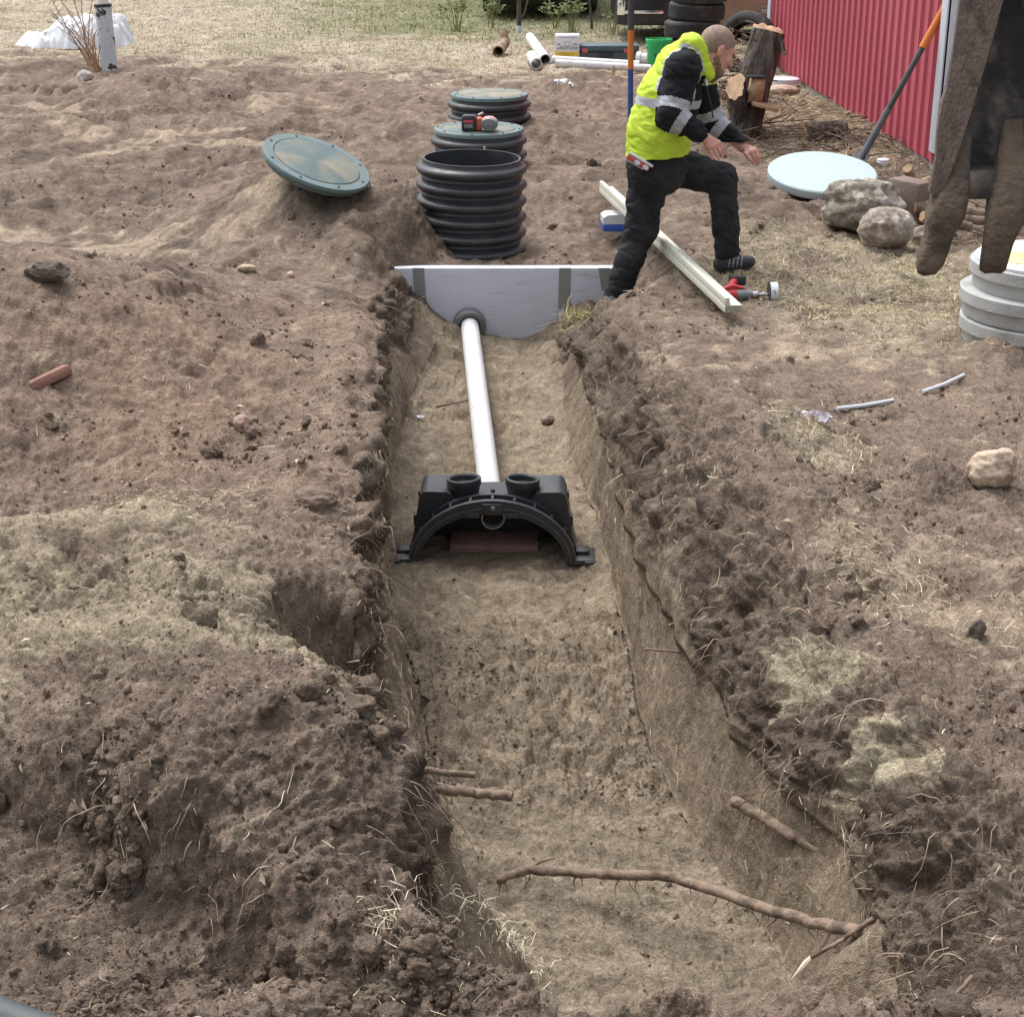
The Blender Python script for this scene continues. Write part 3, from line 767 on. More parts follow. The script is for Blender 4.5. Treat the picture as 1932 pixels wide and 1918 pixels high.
def rock_mesh(size, seed, sub=5, lump=.22, flat=0.0, facets=9):
    V, Fq = ico(sub)
    r_ = np.random.default_rng(seed)
    d = V.copy(); rad = np.ones(len(V))
    nrm = r_.normal(size=(facets, 3)); nrm /= np.linalg.norm(nrm, axis=1, keepdims=True)
    for n in nrm:
        off = r_.uniform(.72, .95)
        c = V @ n
        rad = np.minimum(rad, np.where(c > .05, off / np.maximum(c, .05), 9))
    rad = rad * (1 + lump * .5 * n3d(V * 1.3 + seed, seed) + lump * .28 * n3d(V * 3.1 + seed, seed + 5) + lump * .13 * n3d(V * 7, seed + 9))
    W = V * rad[:, None] * np.array(size)[None] / 2
    if flat: W[:, 2] = np.maximum(W[:, 2], -size[2] / 2 * flat)
    return W, Fq
def rock(name, label, cat, uv, size, seed, m, rotz=0, sink=.12, group=None, lump=.22, facets=9, sub=5, tilt=(0, 0), pos=None):
    W, Fq = rock_mesh(size, seed, sub, lump, facets=facets)
    o = np_mesh(name, W, Fq, m)
    p = pos if pos is not None else G(*uv)
    o.location = (p[0], p[1], p[2] + size[2] * (.5 - sink)); o.rotation_euler = (tilt[0], tilt[1], rotz)
    return tag(o, label, cat, group)
# ================================================================== TANK END, PIPE, CHAMBER, RISERS
TY = 9.58
ft = PY(745, 504, TY); fr = PY(1160, 509, TY)
t = thing('tank_wall', 'pale grey insulated tank end wall closing the far end of the trench', 'tank wall', (-.03, TY, -.9))
def loc_of(p): return Vector(p) - t.location
topz = PY(950, 506, TY).z
MB().box((0, .04, (topz + .9) / 2), (1.34, .08, topz + .9), bev=.006).obj('foam_panel', M['grey_foam'], t)
for (u0, u1, v0, v1, sk) in ((778, 800, 504, 563, 4), (1055, 1077, 508, 582, -2), (1129, 1151, 509, 548, 6)):
    a, b, c, d = (loc_of(PY(u0, v0, TY)), loc_of(PY(u1, v0, TY)), loc_of(PY(u1 + sk, v1, TY)), loc_of(PY(u0 + sk, v1, TY)))
    MB().prism([(a.x, topz + .901), (b.x, topz + .901), (c.x, c.z), (d.x, d.z)], -.004, .004).obj('tape_strip', M['grey_tape'], t, smooth=False)
p_far = PY(886, 612, TY - .02); p_near = Vector((-.085, 6.87, -.625))
pd = (p_far - p_near).normalized()
Mx = Matrix.Translation(loc_of(p_far)) @ (-pd).to_track_quat('Z', 'Y').to_matrix().to_4x4()
MB().lathe([(.060, -.02), (.060, .035), (.068, .045), (.086, .045), (.096, .03), (.098, -.02)], 40, Mx).obj('pipe_seal', M['grey_rubber'], t)
MB().lathe([(.001, .002), (.062, .002)], 32, Mx).obj('seal_opening', M['inner_shade'], t)

o = MB().hollow(p_near, p_far + pd * .03, .0535, .047, 40).obj('sewer_pipe', M['white_pvc'], None)
tag(o, 'long white pipe running down the trench from the tank wall into the black chamber', 'pipe')

# ---- chamber
cz = -.75
ch = thing('drain_chamber', 'black plastic arched chamber with two round ports standing on the trench floor', 'drain chamber', (-.085, 6.665, cz + .006), (0, 0, R(-1)))
def arc(a, b, t0, t1, n): return [(a * math.cos(t0 + (t1 - t0) * i / n), b * math.sin(t0 + (t1 - t0) * i / n)) for i in range(n + 1)]
outer = [(-.372, 0), (-.352, .10), (-.335, .20), (-.325, .262), (-.316, .292), (-.302, .303), (-.285, .306), (-.205, .304), (-.186, .296), (-.168, .268), (-.10, .268), (0, .272)]
outer = outer + [(-x, z) for x, z in outer[-2::-1]]
inner_ = arc(.325, .240, 0, math.pi, 40)
MB().prism(outer + inner_, .055, .27).obj('chamber_body', M['black_plastic'], ch, angle=30)
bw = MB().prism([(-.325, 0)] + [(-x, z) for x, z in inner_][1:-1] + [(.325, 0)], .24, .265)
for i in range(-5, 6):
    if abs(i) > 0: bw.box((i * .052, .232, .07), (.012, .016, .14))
bw.obj('back_wall', M['inner_shade'], ch, angle=30)
ring = MB()
def archring(mb, a0, b0, a1, b1, y0, y1):
    o_, i_ = arc(a0, b0, 0, math.pi, 56), arc(a1, b1, math.pi, 0, 56)
    mb.prism(o_ + i_, y0, y1)
archring(ring, .368, .300, .322, .238, -.030, -.012)
archring(ring, .352, .284, .325, .241, -.012, .030)
archring(ring, .372, .304, .322, .238, .030, .050)
archring(ring, .358, .290, .325, .241, .050, .062)
for k in range(1, 12):
    a = math.pi * k / 12
    ring.box((0, 0, 0), (.010, .04, .030), Matrix.Translation((.355 * math.cos(a), .01, .287 * math.sin(a))) @ Matrix.Rotation(-(a - math.pi / 2), 4, 'Y'))
for k in (-1, 1):
    ring.box((k * .085, -.034, .232), (.062, .012, .024), None, .003)
ring.box((0, -.036, .262), (.085, .014, .05), None, .004)
ring.obj('arch_ring', M['black_plastic'], ch, angle=30)
eg = MB()
archring(eg, .3685, .3005, .3635, .2955, -.0335, -.028)
eg.obj('ring_edge', M['dusty_edge'], ch, angle=30)
eg = MB()
archring(eg, .347, .267, .342, .262, -.0335, -.028)
eg.obj('ring_edge', M['dusty_edge'], ch, angle=30)
for s_ in (-1, 1):
    f = MB().box((s_ * .405, .03, .014), (.095, .15, .028), None, .004).box((s_ * .395, .05, .036), (.06, .07, .02), None, .004).box((s_ * .43, -.045, .012), (.05, .02, .024), None, .003)
    f.obj('foot_flange', M['black_plastic'], ch, angle=30)
    tp = Matrix.Translation((s_ * .122, .115, .200)) @ Matrix.Rotation(R(-5), 4, 'X') @ Matrix.Rotation(R(3 * s_), 4, 'Y')
    MB().lathe([(.056, 0), (.060, .06), (.070, .105), (.076, .115), (.0765, .142), (.073, .146), (.064, .146), (.059, .140), (.058, .118), (.001, .112)], 44, tp).obj('port', M['black_plastic'], ch, angle=35)
    MB().box((s_ * .345, .12, .15), (.016, .03, .05), None, .003).obj('side_clip', M['black_plastic'], ch)
    MB().box((s_ * .328, .2, .24), (.016, .03, .03), None, .003).obj('side_clip', M['black_plastic'], ch)
MB().lathe([(.009, 0), (.010, .02), (.006, .028), (.001, .03)], 16, Matrix.Translation((0, .075, .285))).obj('knob', M['black_plastic'], ch)
MB().lathe([(.011, 0), (.010, .008), (.001, .012)], 18, Matrix.Translation((.004, -.043, .268)) @ Matrix.Rotation(R(90), 4, 'X')).obj('screw_boss', M['grey_rubber'], ch)
o = MB().box((0, 0, .03), (.395, .19, .06), None, .006).obj('paver_slab', M['paver'], None)
o.location = (-.078, 6.86, cz - .012); o.rotation_euler = (R(4), 0, R(-1)); tag(o, 'flat reddish brown slab lying inside the black arched chamber', 'slab')

# ---- risers
def riser_prof(top, n_ring, pitch=.0985, R0=.342, Rg=.308):
    pr = [(.290, top - n_ring * pitch), (.290, top), (.302, top), (.304, top - .022)]
    z = top - .022
    for i in range(n_ring):
        z0 = top - .030 - i * pitch
        for k in range(9):
            a = math.pi * k / 8
            pr.append((Rg + (R0 - Rg) * math.sin(a) ** .6, z0 - (pitch * .62) * k / 8))
        pr.append((Rg, z0 - pitch * .72)); pr.append((Rg + .007, z0 - pitch * .80)); pr.append((Rg, z0 - pitch * .9))
    return pr
def lid_on(parent, z, Rl=.315, m=None, rim=None, nb=8, rot=0.0):
    l = MB().lathe([(.001, .012), (Rl * .55, .011), (Rl * .80, .006), (Rl * .815, -.001), (Rl * .83, .004), (Rl * .845, .006)], 72).obj('lid', m or M['green_lid'], parent, loc=(0, 0, z), rot=(0, 0, rot))
    MB().lathe([(Rl * .845, .006), (Rl * .985, .004), (Rl, -.002), (Rl, -.024), (Rl * .95, -.028), (Rl * .93, -.05), (Rl * .90, -.05)], 72).obj('lid_rim', rim or M['green_rim'], l)
    for i in range(nb):
        a = 2 * math.pi * (i + .3) / nb
        MB().lathe([(.008, 0), (.008, .006), (.001, .008)], 10, Matrix.Translation((Rl * .915 * math.cos(a), Rl * .915 * math.sin(a), .003))).obj('bolt', M['dark_steel'], l)
    return l
rA = thing('tank_riser', 'tall open black ribbed riser without a lid standing behind the tank wall', 'riser', (-.255, 10.23, -.16), (R(0), R(.8), 0), 'ribbed risers in a row')
MB().lathe(riser_prof(.55, 6), 96).obj('riser_ring', M['black_plastic'], rA, angle=50)
MB().lathe([(.001, .01), (.29, .01)], 48).obj('riser_floor', M['inner_shade'], rA)
rB = thing('tank_riser', 'middle black ribbed riser with a green lid and a power tool lying on it', 'riser', (-.235, 11.82, -.28), (0, 0, 0), 'ribbed risers in a row')
MB().lathe(riser_prof(.575, 6), 96).obj('riser_ring', M['black_plastic'], rB, angle=50)
lid_on(rB, .592, .318, None, None, 8, .4)
MB().box((.045, -.347, .50), (.012, .006, .05), None, .001).obj('tag_strip', M['leaf_pale'], rB)
rC = thing('tank_riser', 'farthest black ribbed riser with a dusty green lid', 'riser', (-.185, 13.78, -.3), (0, 0, 0), 'ribbed risers in a row')
MB().lathe(riser_prof(.56, 6), 96).obj('riser_ring', M['black_plastic'], rC, angle=50)
lid_on(rC, .578, .318, M['dusty_lid'], None, 8, .1)
# ---- lid lying on the heap
lp = PY(597, 297, 10.0) + Vector((0, .02, -.03))
fl = thing('riser_lid', 'round green lid with dried mud lying tilted on the soil heap left of the risers', 'lid', lp)
nv = Vector((.348, -.202, .914)).normalized()
qn = nv.to_track_quat('Z', 'Y'); fl.rotation_euler = qn.to_euler()
Rl = .335
MB().lathe([(.001, .018), (Rl * .5, .015), (Rl * .79, .006), (Rl * .80, -.002), (Rl * .815, .004)], 80).obj('cover', M['green_lid'], fl)
MB().lathe([(Rl * .815, .004), (Rl * .985, .003), (Rl, -.003), (Rl, -.020), (Rl * .95, -.024), (Rl * .93, -.055), (Rl * .88, -.055), (Rl * .86, -.02), (.001, -.02)], 80).obj('rim_flange', M['green_rim'], fl)
for i in range(8):
    a = 2 * math.pi * (i + .42) / 8
    MB().lathe([(.009, 0), (.009, .003), (.001, .003)], 12, Matrix.Translation((Rl * .905 * math.cos(a), Rl * .905 * math.sin(a), .0035))).obj('bolt_hole', M['inner_shade'], fl)

# ---- tool on the middle lid
tp = PY(905, 243, 11.70); tz = rB.location.z + .592 + .012
tl = thing('cordless_tool', 'red and black cordless power tool lying on the lid of the middle riser', 'power tool', (tp.x - .005, 11.66, tz), (0, 0, R(-4)))
bt = MB().box((-.065, 0, .05), (.105, .09, .10), None, .010).box((-.065, -.004, .10), (.085, .07, .012), None, .004).obj('battery', M['black_part'], tl)
MB().box((-.068, -.046, .066), (.07, .004, .018), None, .001).obj('battery_label', M['latch'], bt)
MB().box((-.068, -.046, .035), (.06, .003, .028), None, .001).obj('vent_plate', M['tool_grey'], bt)
MB().box((.003, .005, .047), (.045, .085, .088), None, .014).obj('grip_base', M['tool_orange'], tl)
MB().lathe([(.001, -.06), (.040, -.058), (.050, -.03), (.054, .02), (.048, .06), (.001, .066)], 28, Matrix.Translation((.075, 0, .047)) @ Matrix.Rotation(R(90), 4, 'X') @ Matrix.Diagonal((1.15, .86, 1, 1))).obj('motor_housing', M['tool_grey'], tl)
MB().lathe([(.001, .047), (.03, .044), (.055, .025), (.062, .004), (.058, -.002)], 28, Matrix.Translation((.073, 0, .052))).obj('top_shell', M['tool_pink'], tl)
MB().cyl((-.005, .03, .10), (.03, .02, .118), .008).obj('bit', M['steel'], tl)

# ================================================================== ON THE BANK: LUMBER, LEVEL, DRILL, POLE
a, b = P(1143, 362, .055), P(1384, 578, .055)
mid = (a + b) / 2; L = (b - a).length; ang = math.atan2(b.y - a.y, b.x - a.x)
lb = thing('lumber_board', 'long pale wooden board lying on the soil under the worker', 'board', (mid.x, mid.y, .012))
lb.rotation_euler = (0, math.asin((.03 - .0) / L), ang)
bd = MB().box((0, 0, .045), (L, .089, .038), None, .003).box((0, -.032, .083), (L - .002, .024, .038), None, .003).obj('plank', M['lumber'], lb)
MB().box((L / 2 + .001, 0, .045), (.003, .083, .033)).obj('end_grain', M['lumber_end'], lb, loc=(0, 0, 0))

lv = thing('surveying_level', 'white and blue surveying level with a black eyepiece behind the worker\'s rear leg', 'surveying level', G(1180, 437) + Vector((0.015, .05, .0)), (0, 0, R(4))); lv.scale = (1.2, 1, .80)
MB().box((-.02, 0, .035), (.235, .15, .062), None, .014).obj('base_housing', M['blue_plastic'], lv)
MB().prism([(-.137, .0), (-.137, .052), (-.115, .072), (.03, .082), (.06, .105), (.098, .095), (.098, .0)], -.076, .076, Matrix.Translation((0, 0, .066))).obj('top_housing', M['white_plastic'], lv, angle=30)
MB().box((.03, -.078, .095), (.035, .004, .016)).obj('maker_plate', M['blue_plastic'], lv)
MB().lathe([(.016, 0), (.018, .10), (.026, .10), (.028, .135), (.001, .135)], 20, Matrix.Translation((.09, -.01, .075)) @ Matrix.Rotation(R(90), 4, 'Y')).obj('eyepiece', M['black_part'], lv)

dp = G(1403, 567)
dr_ = thing('power_drill', 'red cordless drill with a round hole saw lying beside the board end', 'drill', dp + Vector((0, 0, .0)), (0, 0, R(0))); dr_.scale = (.8, .8, .8)
MB().lathe([(.001, -.15), (.030, -.148), (.036, -.12), (.038, -.05), (.034, -.045)], 24, Matrix.Translation((0, 0, .042)) @ Matrix.Rotation(R(90), 4, 'Y')).obj('motor_housing', M['tool_red'], dr_)
MB().lathe([(.036, -.05), (.036, .0), (.030, .01), (.029, .05), (.022, .055)], 24, Matrix.Translation((0, 0, .042)) @ Matrix.Rotation(R(90), 4, 'Y')).obj('gear_case', M['tool_grey'], dr_)
MB().lathe([(.022, .05), (.021, .09), (.010, .10), (.010, .115), (.014, .118), (.014, .135), (.007, .138), (.007, .16)], 20, Matrix.Translation((0, 0, .042)) @ Matrix.Rotation(R(90), 4, 'Y')).obj('chuck', M['steel'], dr_)
gp = MB().tube([(-.10, .0, .045), (-.085, .06, .07), (-.06, .12, .085), (-.05, .15, .09)], [.022, .024, .023, .028], 14).obj('grip', M['tool_red'], dr_)
MB().box((-.025, .165, .095), (.11, .055, .065), None, .010).obj('battery', M['black_part'], dr_)
MB().tube([(-.15, -.01, .075), (-.08, .0, .10), (.0, .0, .082)], [.012, .014, .010], 12).obj('handle_loop', M['tool_red'], dr_)
hs_ = MB().lathe([(.060, .165), (.062, .165), (.062, .215), (.058, .215), (.058, .172), (.001, .172)], 44, Matrix.Translation((0, 0, .06)) @ Matrix.Rotation(R(90), 4, 'Y')).obj('hole_saw', M['saw_white'], dr_)
MB().lathe([(.001, .156), (.066, .158), (.066, .166), (.001, .166)], 44, Matrix.Translation((0, 0, .06)) @ Matrix.Rotation(R(90), 4, 'Y')).obj('backing_plate', M['black_part'], hs_)
mk = MB()
for (x0, z0, x1, z1) in ((.182, .075, .192, .082), (.190, .083, .197, .060), (.196, .064, .202, .052)):
    for zz, xx in ((0, 0),):
        a_, b_ = (x0, z0), (x1, z1)
        yy = lambda z: -math.sqrt(max(.0622 ** 2 - (z - .06) ** 2, 0)) - .0008
        mk.tube([(a_[0], yy(a_[1]), a_[1]), (b_[0], yy(b_[1]), b_[1])], .0022, 6)
mk.obj('pen_mark', M['black_part'], hs_)

pb = G(1189, 243)
pl = thing('marking_pole', 'slim pole with grey orange and blue sections standing in the soil behind the worker', 'pole', pb, (R(1), R(-1.2), 0))
zb = [PY(1188, v, pb.y).z - pb.z for v in (130, 56, 42)]
MB().cyl((0, 0, -.12), (0, 0, zb[0]), .022).obj('blue_section', M['pole_blue'], pl)
MB().cyl((0, 0, zb[0]), (0, 0, zb[1]), .0235).obj('orange_section', M['pole_orange'], pl)
MB().cyl((0, 0, zb[1]), (0, 0, zb[2]), .0255).obj('collar', M['pole_grey'], pl)
MB().cyl((0, 0, zb[2]), (0, 0, 1.55), .0245).obj('grey_section', M['pole_grey'], pl)
# ================================================================== WORKER
base = G(1385, 512)
YT = 9.12
YN = base.y + .02                       # front (near) leg
person = thing('person', 'worker in a lime and black hooded work jacket and black trousers stepping over the board', 'person', base)
def vnormals(V, Fq):
    n = np.zeros_like(V)
    a, b, c, d = (V[Fq[:, i]] for i in range(4))
    fn = np.cross(c - a, d - b)
    for i in range(4): np.add.at(n, Fq[:, i], fn)
    return n / (np.linalg.norm(n, axis=1, keepdims=True) + 1e-12)
def seg_dist(V, a, b):
    a, b = np.array(a), np.array(b); d = b - a
    t = np.clip(((V - a) @ d) / d.dot(d), 0, 1)
    return np.linalg.norm(V - a - t[:, None] * d, axis=1), t
def org(name, sdf, mats, parent, it=1, wr=None, classify=None):
    V, Fq = sdf.mesh()
    V = smooth_v(V, Fq, it)
    N_ = vnormals(V, Fq)
    if wr is not None: V = V + N_ * wr(V)[:, None]
    o = np_mesh(name, V - np.array(base), Fq, mats[0], parent)
    for m in mats[1:]: o.data.materials.append(m)
    if classify is not None:
        cen = V[Fq].mean(1)
        o.data.polygons.foreach_set('material_index', classify(cen).astype(np.int32)); o.data.update()
    return o
# ---- joints
Hc = np.array(PY(1355, 85, 9.14))
fw = np.array([.82, .30, -.50]); fw /= np.linalg.norm(fw)
upv = np.array([0, 0, 1.0]) - fw * fw[2]; upv /= np.linalg.norm(upv)
rt = np.cross(fw, upv)
H = lambda f, u, r=0: Hc + fw * f + upv * u + rt * r
Sn, En, Wn = PY(1288, 130, 8.95), PY(1268, 216, 8.88), PY(1322, 253, 8.84)
Sf, Ef, Wf = PY(1316, 140, 9.32), PY(1338, 226, 9.36), PY(1399, 276, 9.29)
tor = [PY(1240, 296, YT), PY(1245, 240, YT), PY(1262, 184, YT), PY(1281, 138, YT)]
hipN, kneeN, ankN = PY(1258, 312, YN + .05), PY(1363, 337, YN), PY(1372, 474, YN)
hipR, kneeR, ankR = PY(1226, 318, 9.20), PY(1210, 430, 9.22), PY(1163, 560, 9.22)

# ---- body (one skin)
lo = np.minimum.reduce([np.array(p) for p in (Hc, Wn, Wf, ankR, ankN, tor[0])]) - .3
hi = np.maximum.reduce([np.array(p) for p in (Hc, Wn, Wf, ankR, ankN, tor[0])]) + .3
bd = SDF(lo, hi, .0046)
for a, b in zip(tor[:-1], tor[1:]): bd.cap(a, b, .115, .115, .05, .75)
bd.cap(tor[3], PY(1310, 112, 9.14), .10, .06, .04)
bd.cap(PY(1306, 116, 9.14), H(-.035, -.075), .062, .056, .02)
for a, b, r0, r1 in ((Sn, En, .05, .042), (En, Wn, .042, .030), (Sf, Ef, .05, .042), (Ef, Wf, .042, .030), (hipN, kneeN, .075, .055), (kneeN, ankN, .052, .04),
                     (hipR, kneeR, .075, .055), (kneeR, ankR, .052, .04)): bd.cap(a, b, r0, r1, .03)
bd.cap(ankN, PY(1400, 494, YN), .04, .03, .02); bd.cap(ankR, PY(1150, 568, 9.2), .04, .03, .02)
Rm = np.stack([fw, rt, upv], 1)
bd.ell(H(-.008, .008), (.098, .077, .088), Rm, .01)
bd.ell(H(.040, -.070), (.062, .060, .078), Rm, .035)
bd.ell(H(.066, -.122), (.034, .036, .030), Rm, .03)
bd.cap(H(.0, -.095, .045), H(.06, -.125, .02), .024, .022, .02); bd.cap(H(.0, -.095, -.045), H(.06, -.125, -.02), .024, .022, .02)
bd.cap(H(.083, .006, .034), H(.083, .006, -.034), .018, .018, .02)
bd.cap(H(.094, -.012), H(.122, -.052), .010, .014, .012); bd.ell(H(.108, -.056), (.014, .018, .010), Rm, .012)
for s_ in (-1, 1):
    bd.ell(H(.094, -.020, .031 * s_), (.016, .019, .011), Rm, .012, cut=True)
    bd.ell(H(.079, -.021, .031 * s_), (.0125, .0125, .0115), Rm, .004)
    bd.ell(H(.072, -.050, .040 * s_), (.022, .022, .018), Rm, .02)
    bd.ell(H(-.008, -.030, .078 * s_), (.020, .010, .032), Rm, .006)
    bd.ell(H(-.002, -.028, .088 * s_), (.010, .007, .018), Rm, .006, cut=True)
bd.cap(H(.099, -.082, .018), H(.099, -.082, -.018), .009, .009, .008); bd.cap(H(.096, -.098, .016), H(.096, -.098, -.016), .010, .010, .008)
bd.cap(H(.108, -.090, .02), H(.108, -.090, -.02), .004, .004, .004, cut=True)
def hand(W, knuckles, fingers, thumb):
    for kx in knuckles: bd.cap(W, kx, .021, .0135, .014)
    bd.cap(knuckles[0], knuckles[-1], .0135, .0125, .010)
    for kx, f in zip(knuckles, fingers):
        pts = [kx] + f
        for i in range(len(pts) - 1):
            bd.cap(pts[i], pts[i + 1], .0098 - .0012 * i, .0092 - .0014 * i, .005)
    pts = [W + (knuckles[0] - W) * .25] + thumb
    for i in range(len(pts) - 1): bd.cap(pts[i], pts[i + 1], .0145 - .0025 * i, .0125 - .0025 * i, .007)
y0 = 8.83
hand(PY(1325, 255, y0), [PY(1338.5, 277, y0 - .012), PY(1345, 276, y0 - .002), PY(1351, 273, y0 + .012), PY(1355.5, 269.5, y0 + .028)],
     [[PY(1341, 289, y0 - .014), PY(1344, 300, y0 - .004)], [PY(1351, 289, y0 - .006), PY(1356, 300, y0 + .006)],
      [PY(1358.5, 285, y0 + .010), PY(1364, 295, y0 + .020)], [PY(1361, 280, y0 + .030), PY(1366, 289, y0 + .04)]],
     [PY(1330, 268, y0 + .045), PY(1335, 281, y0 + .055), PY(1339, 290, y0 + .05)])
y1 = 9.28
hand(PY(1402, 279, y1), [PY(1416, 287, y1 - .03), PY(1421, 284.5, y1 - .012), PY(1424.5, 283.5, y1 + .006), PY(1426, 285, y1 + .024)],
     [[PY(1424, 297, y1 - .036), PY(1421, 309, y1 - .030)], [PY(1430, 296, y1 - .014), PY(1428, 311, y1 - .010)],
      [PY(1433.5, 295, y1 + .008), PY(1432, 309, y1 + .010)], [PY(1434, 296, y1 + .028), PY(1433, 306, y1 + .03)]],
     [PY(1408, 291, y1 - .05), PY(1414, 300, y1 - .06), PY(1419, 305, y1 - .055)])
org('body', bd, [M['skin']], person, 1)
del bd
# ---- hair and beard
hr = SDF(Hc - .16, Hc + .16, .004)
hr.ell(H(-.008, .008), (.1005, .0795, .0905), Rm, .004); hr.cap(H(-.06, -.055), H(-.045, -.09), .055, .05, .02)
hr.plane_cut(H(.072, .034), fw * .66 - upv * .75)
org('hair', hr, [M['hair']], person, 1)
be = SDF(Hc - .22, Hc + .2, .004)
be.cap(H(.005, -.085, .050), H(.070, -.128, .022), .026, .026, .012); be.cap(H(.005, -.085, -.050), H(.070, -.128, -.022), .026, .026, .012)
be.cap(H(.06, -.13), H(.065, -.165), .042, .024, .02); be.cap(H(.103, -.072, .022), H(.103, -.072, -.022), .0075, .0075, .006)
be.cap(H(.085, -.108, .014), H(.085, -.108, -.014), .016, .016, .01)
org('beard', be, [M['beard']], person, 1, lambda V: .004 * n3d(V * 90, 5))

# ---- jacket
jl = np.array([PY(1160, 300, 9.1).x - .05, 8.6, PY(1238, 310, 9.1).z - .02]); jh = np.array([Wf.x + .1, 9.55, Hc[2] + .12])
jk = SDF(jl, jh, .0062)
rr = [.178, .172, .168, .138]
for i in range(3): jk.cap(tor[i], tor[i + 1], rr[i], rr[i + 1], .03, .80)
jk.cap(tor[3], PY(1300, 118, YT), .12, .085, .05, .8)
jk.cap(Sn, PY(1296, 122, 9.08), .086, .09, .05); jk.cap(Sf, PY(1300, 124, 9.16), .088, .09, .05)
jk.cap(Sn, En, .090, .078, .035); jk.cap(En, Wn, .076, .047, .02)
jk.cap(Sf, Ef, .092, .082, .035); jk.cap(Ef, Wf, .08, .050, .02)
for a, b, r_ in ((Wn, En, .052), (Wf, Ef, .052)):
    dd = (b - a).normalized(); jk.cap(a + dd * .010, a + dd * .045, r_, r_ + .004, .006)      # cuffs
# hood lying round the neck
jk.cap(PY(1272, 108, 9.13), PY(1300, 100, 9.13), .078, .082, .03, .75)
for yy in (9.03, 9.25): jk.cap(PY(1308, 88, yy), PY(1331, 140, yy + (.03 if yy < 9.1 else -.03)), .062, .050, .02)
jk.cap(PY(1303, 84, 9.05), PY(1303, 84, 9.23), .062, .062, .02)
jk.ell(H(.0, -.04), (.088, .075, .13), Rm, .012, cut=True)
hemn = np.array([.08, 0, -1.0]); jk.plane_cut(np.array(PY(1240, 290, YT)), hemn)
z198 = PY(1240, 199, YT - .2).z
zz50 = PY(1240, 296, YT).z
def jcls(c):
    dn1, tn1 = seg_dist(c, Sn, En); dn2, tn2 = seg_dist(c, En, Wn)
    df1, tf1 = seg_dist(c, Sf, Ef); df2, tf2 = seg_dist(c, Ef, Wf)
    r = np.zeros(len(c), int)
    tx = np.interp(c[:, 2], [tor[0].z, tor[1].z, tor[2].z, tor[3].z], [p.x for p in tor])
    fwd = c[:, 0] - tx
    band = np.abs(c[:, 2] - z198 + .05 * fwd) < .022
    r[band] = 2
    blk = (fwd > .085) & (c[:, 2] < tor[3].z) & (c[:, 2] > tor[1].z - .02); r[blk & ~band] = 1
    strip = (np.abs(fwd - .075) < .018) & (c[:, 2] < tor[3].z + .02) & (c[:, 2] > tor[1].z); r[strip] = 2
    sc = np.array([1, .8, 1]); dT = np.min([seg_dist(c * sc, np.array(tor[i]) * sc, np.array(tor[i + 1]) * sc)[0] - (rr[i] + rr[i + 1]) / 2 for i in range(3)], axis=0)
    dH = np.min([seg_dist(c, PY(1272, 108, 9.13), PY(1300, 100, 9.13))[0] - .086] + [seg_dist(c, PY(1312, 86, yy), PY(1333, 138, yy + (.03 if yy < 9.1 else -.03)))[0] - .056 for yy in (9.03, 9.25)], axis=0)
    m_ = dn1 - .090 - np.minimum(dT, dH)
    sl_n = (m_ < .010) & (c[:, 1] < 9.05) & (dn1 < .135); pip = (m_ >= .010) & (m_ < .028) & (c[:, 1] < 9.06) & (tn1 < .55) & (dn1 < .14)
    r[pip] = 2
    r[sl_n] = 1
    sl_n2 = (dn2 < .095) & (c[:, 1] < 8.99); r[sl_n2] = 1
    r[(sl_n | sl_n2) & (dn1 < .115) & (tn1 > .68) & (tn1 < .90) & (dn1 <= dn2 + .02)] = 2
    r[sl_n2 & (tn2 > .20) & (tn2 < .50)] = 2
    sf = ((df1 < .105) | (df2 < .095)) & (c[:, 1] > 9.2); r[sf] = 1
    r[sf & (df1 < .1) & (tf1 > .74) & (tf1 < .95)] = 2
    r[sf & (df2 < .09) & (tf2 > .22) & (tf2 < .45)] = 2
    r[(dH < dT - .004) & (dH < dn1 - .096) & ~pip & (c[:, 2] > tor[2].z + .05)] = 0
    return r
def jwr(V):
    return .006 * n3d(V * np.array([9, 9, 14]), 21) - .005 * np.clip(.35 - np.abs(n3d(V * np.array([11, 9, 19]) + 3, 25)), 0, .35) / .35 + .003 * n3d(V * np.array([26, 20, 40]), 31)
org('jacket', jk, [M['lime'], M['black_cloth'], M['silver']], person, 1, jwr, jcls)
del jk
# ---- draw cords of the hood
MB().tube([PY(1330, 142, 9.0) - base, PY(1334, 170, 8.98) - base, PY(1342, 200, 8.98) - base, PY(1345, 222, 9.0) - base], .0042, 8).obj('draw_cord', M['black_part'], person)
MB().tube([PY(1331, 150, 8.99) - base, PY(1333, 162, 8.985) - base], .012, 10).obj('cord_toggle', M['steel'], person)
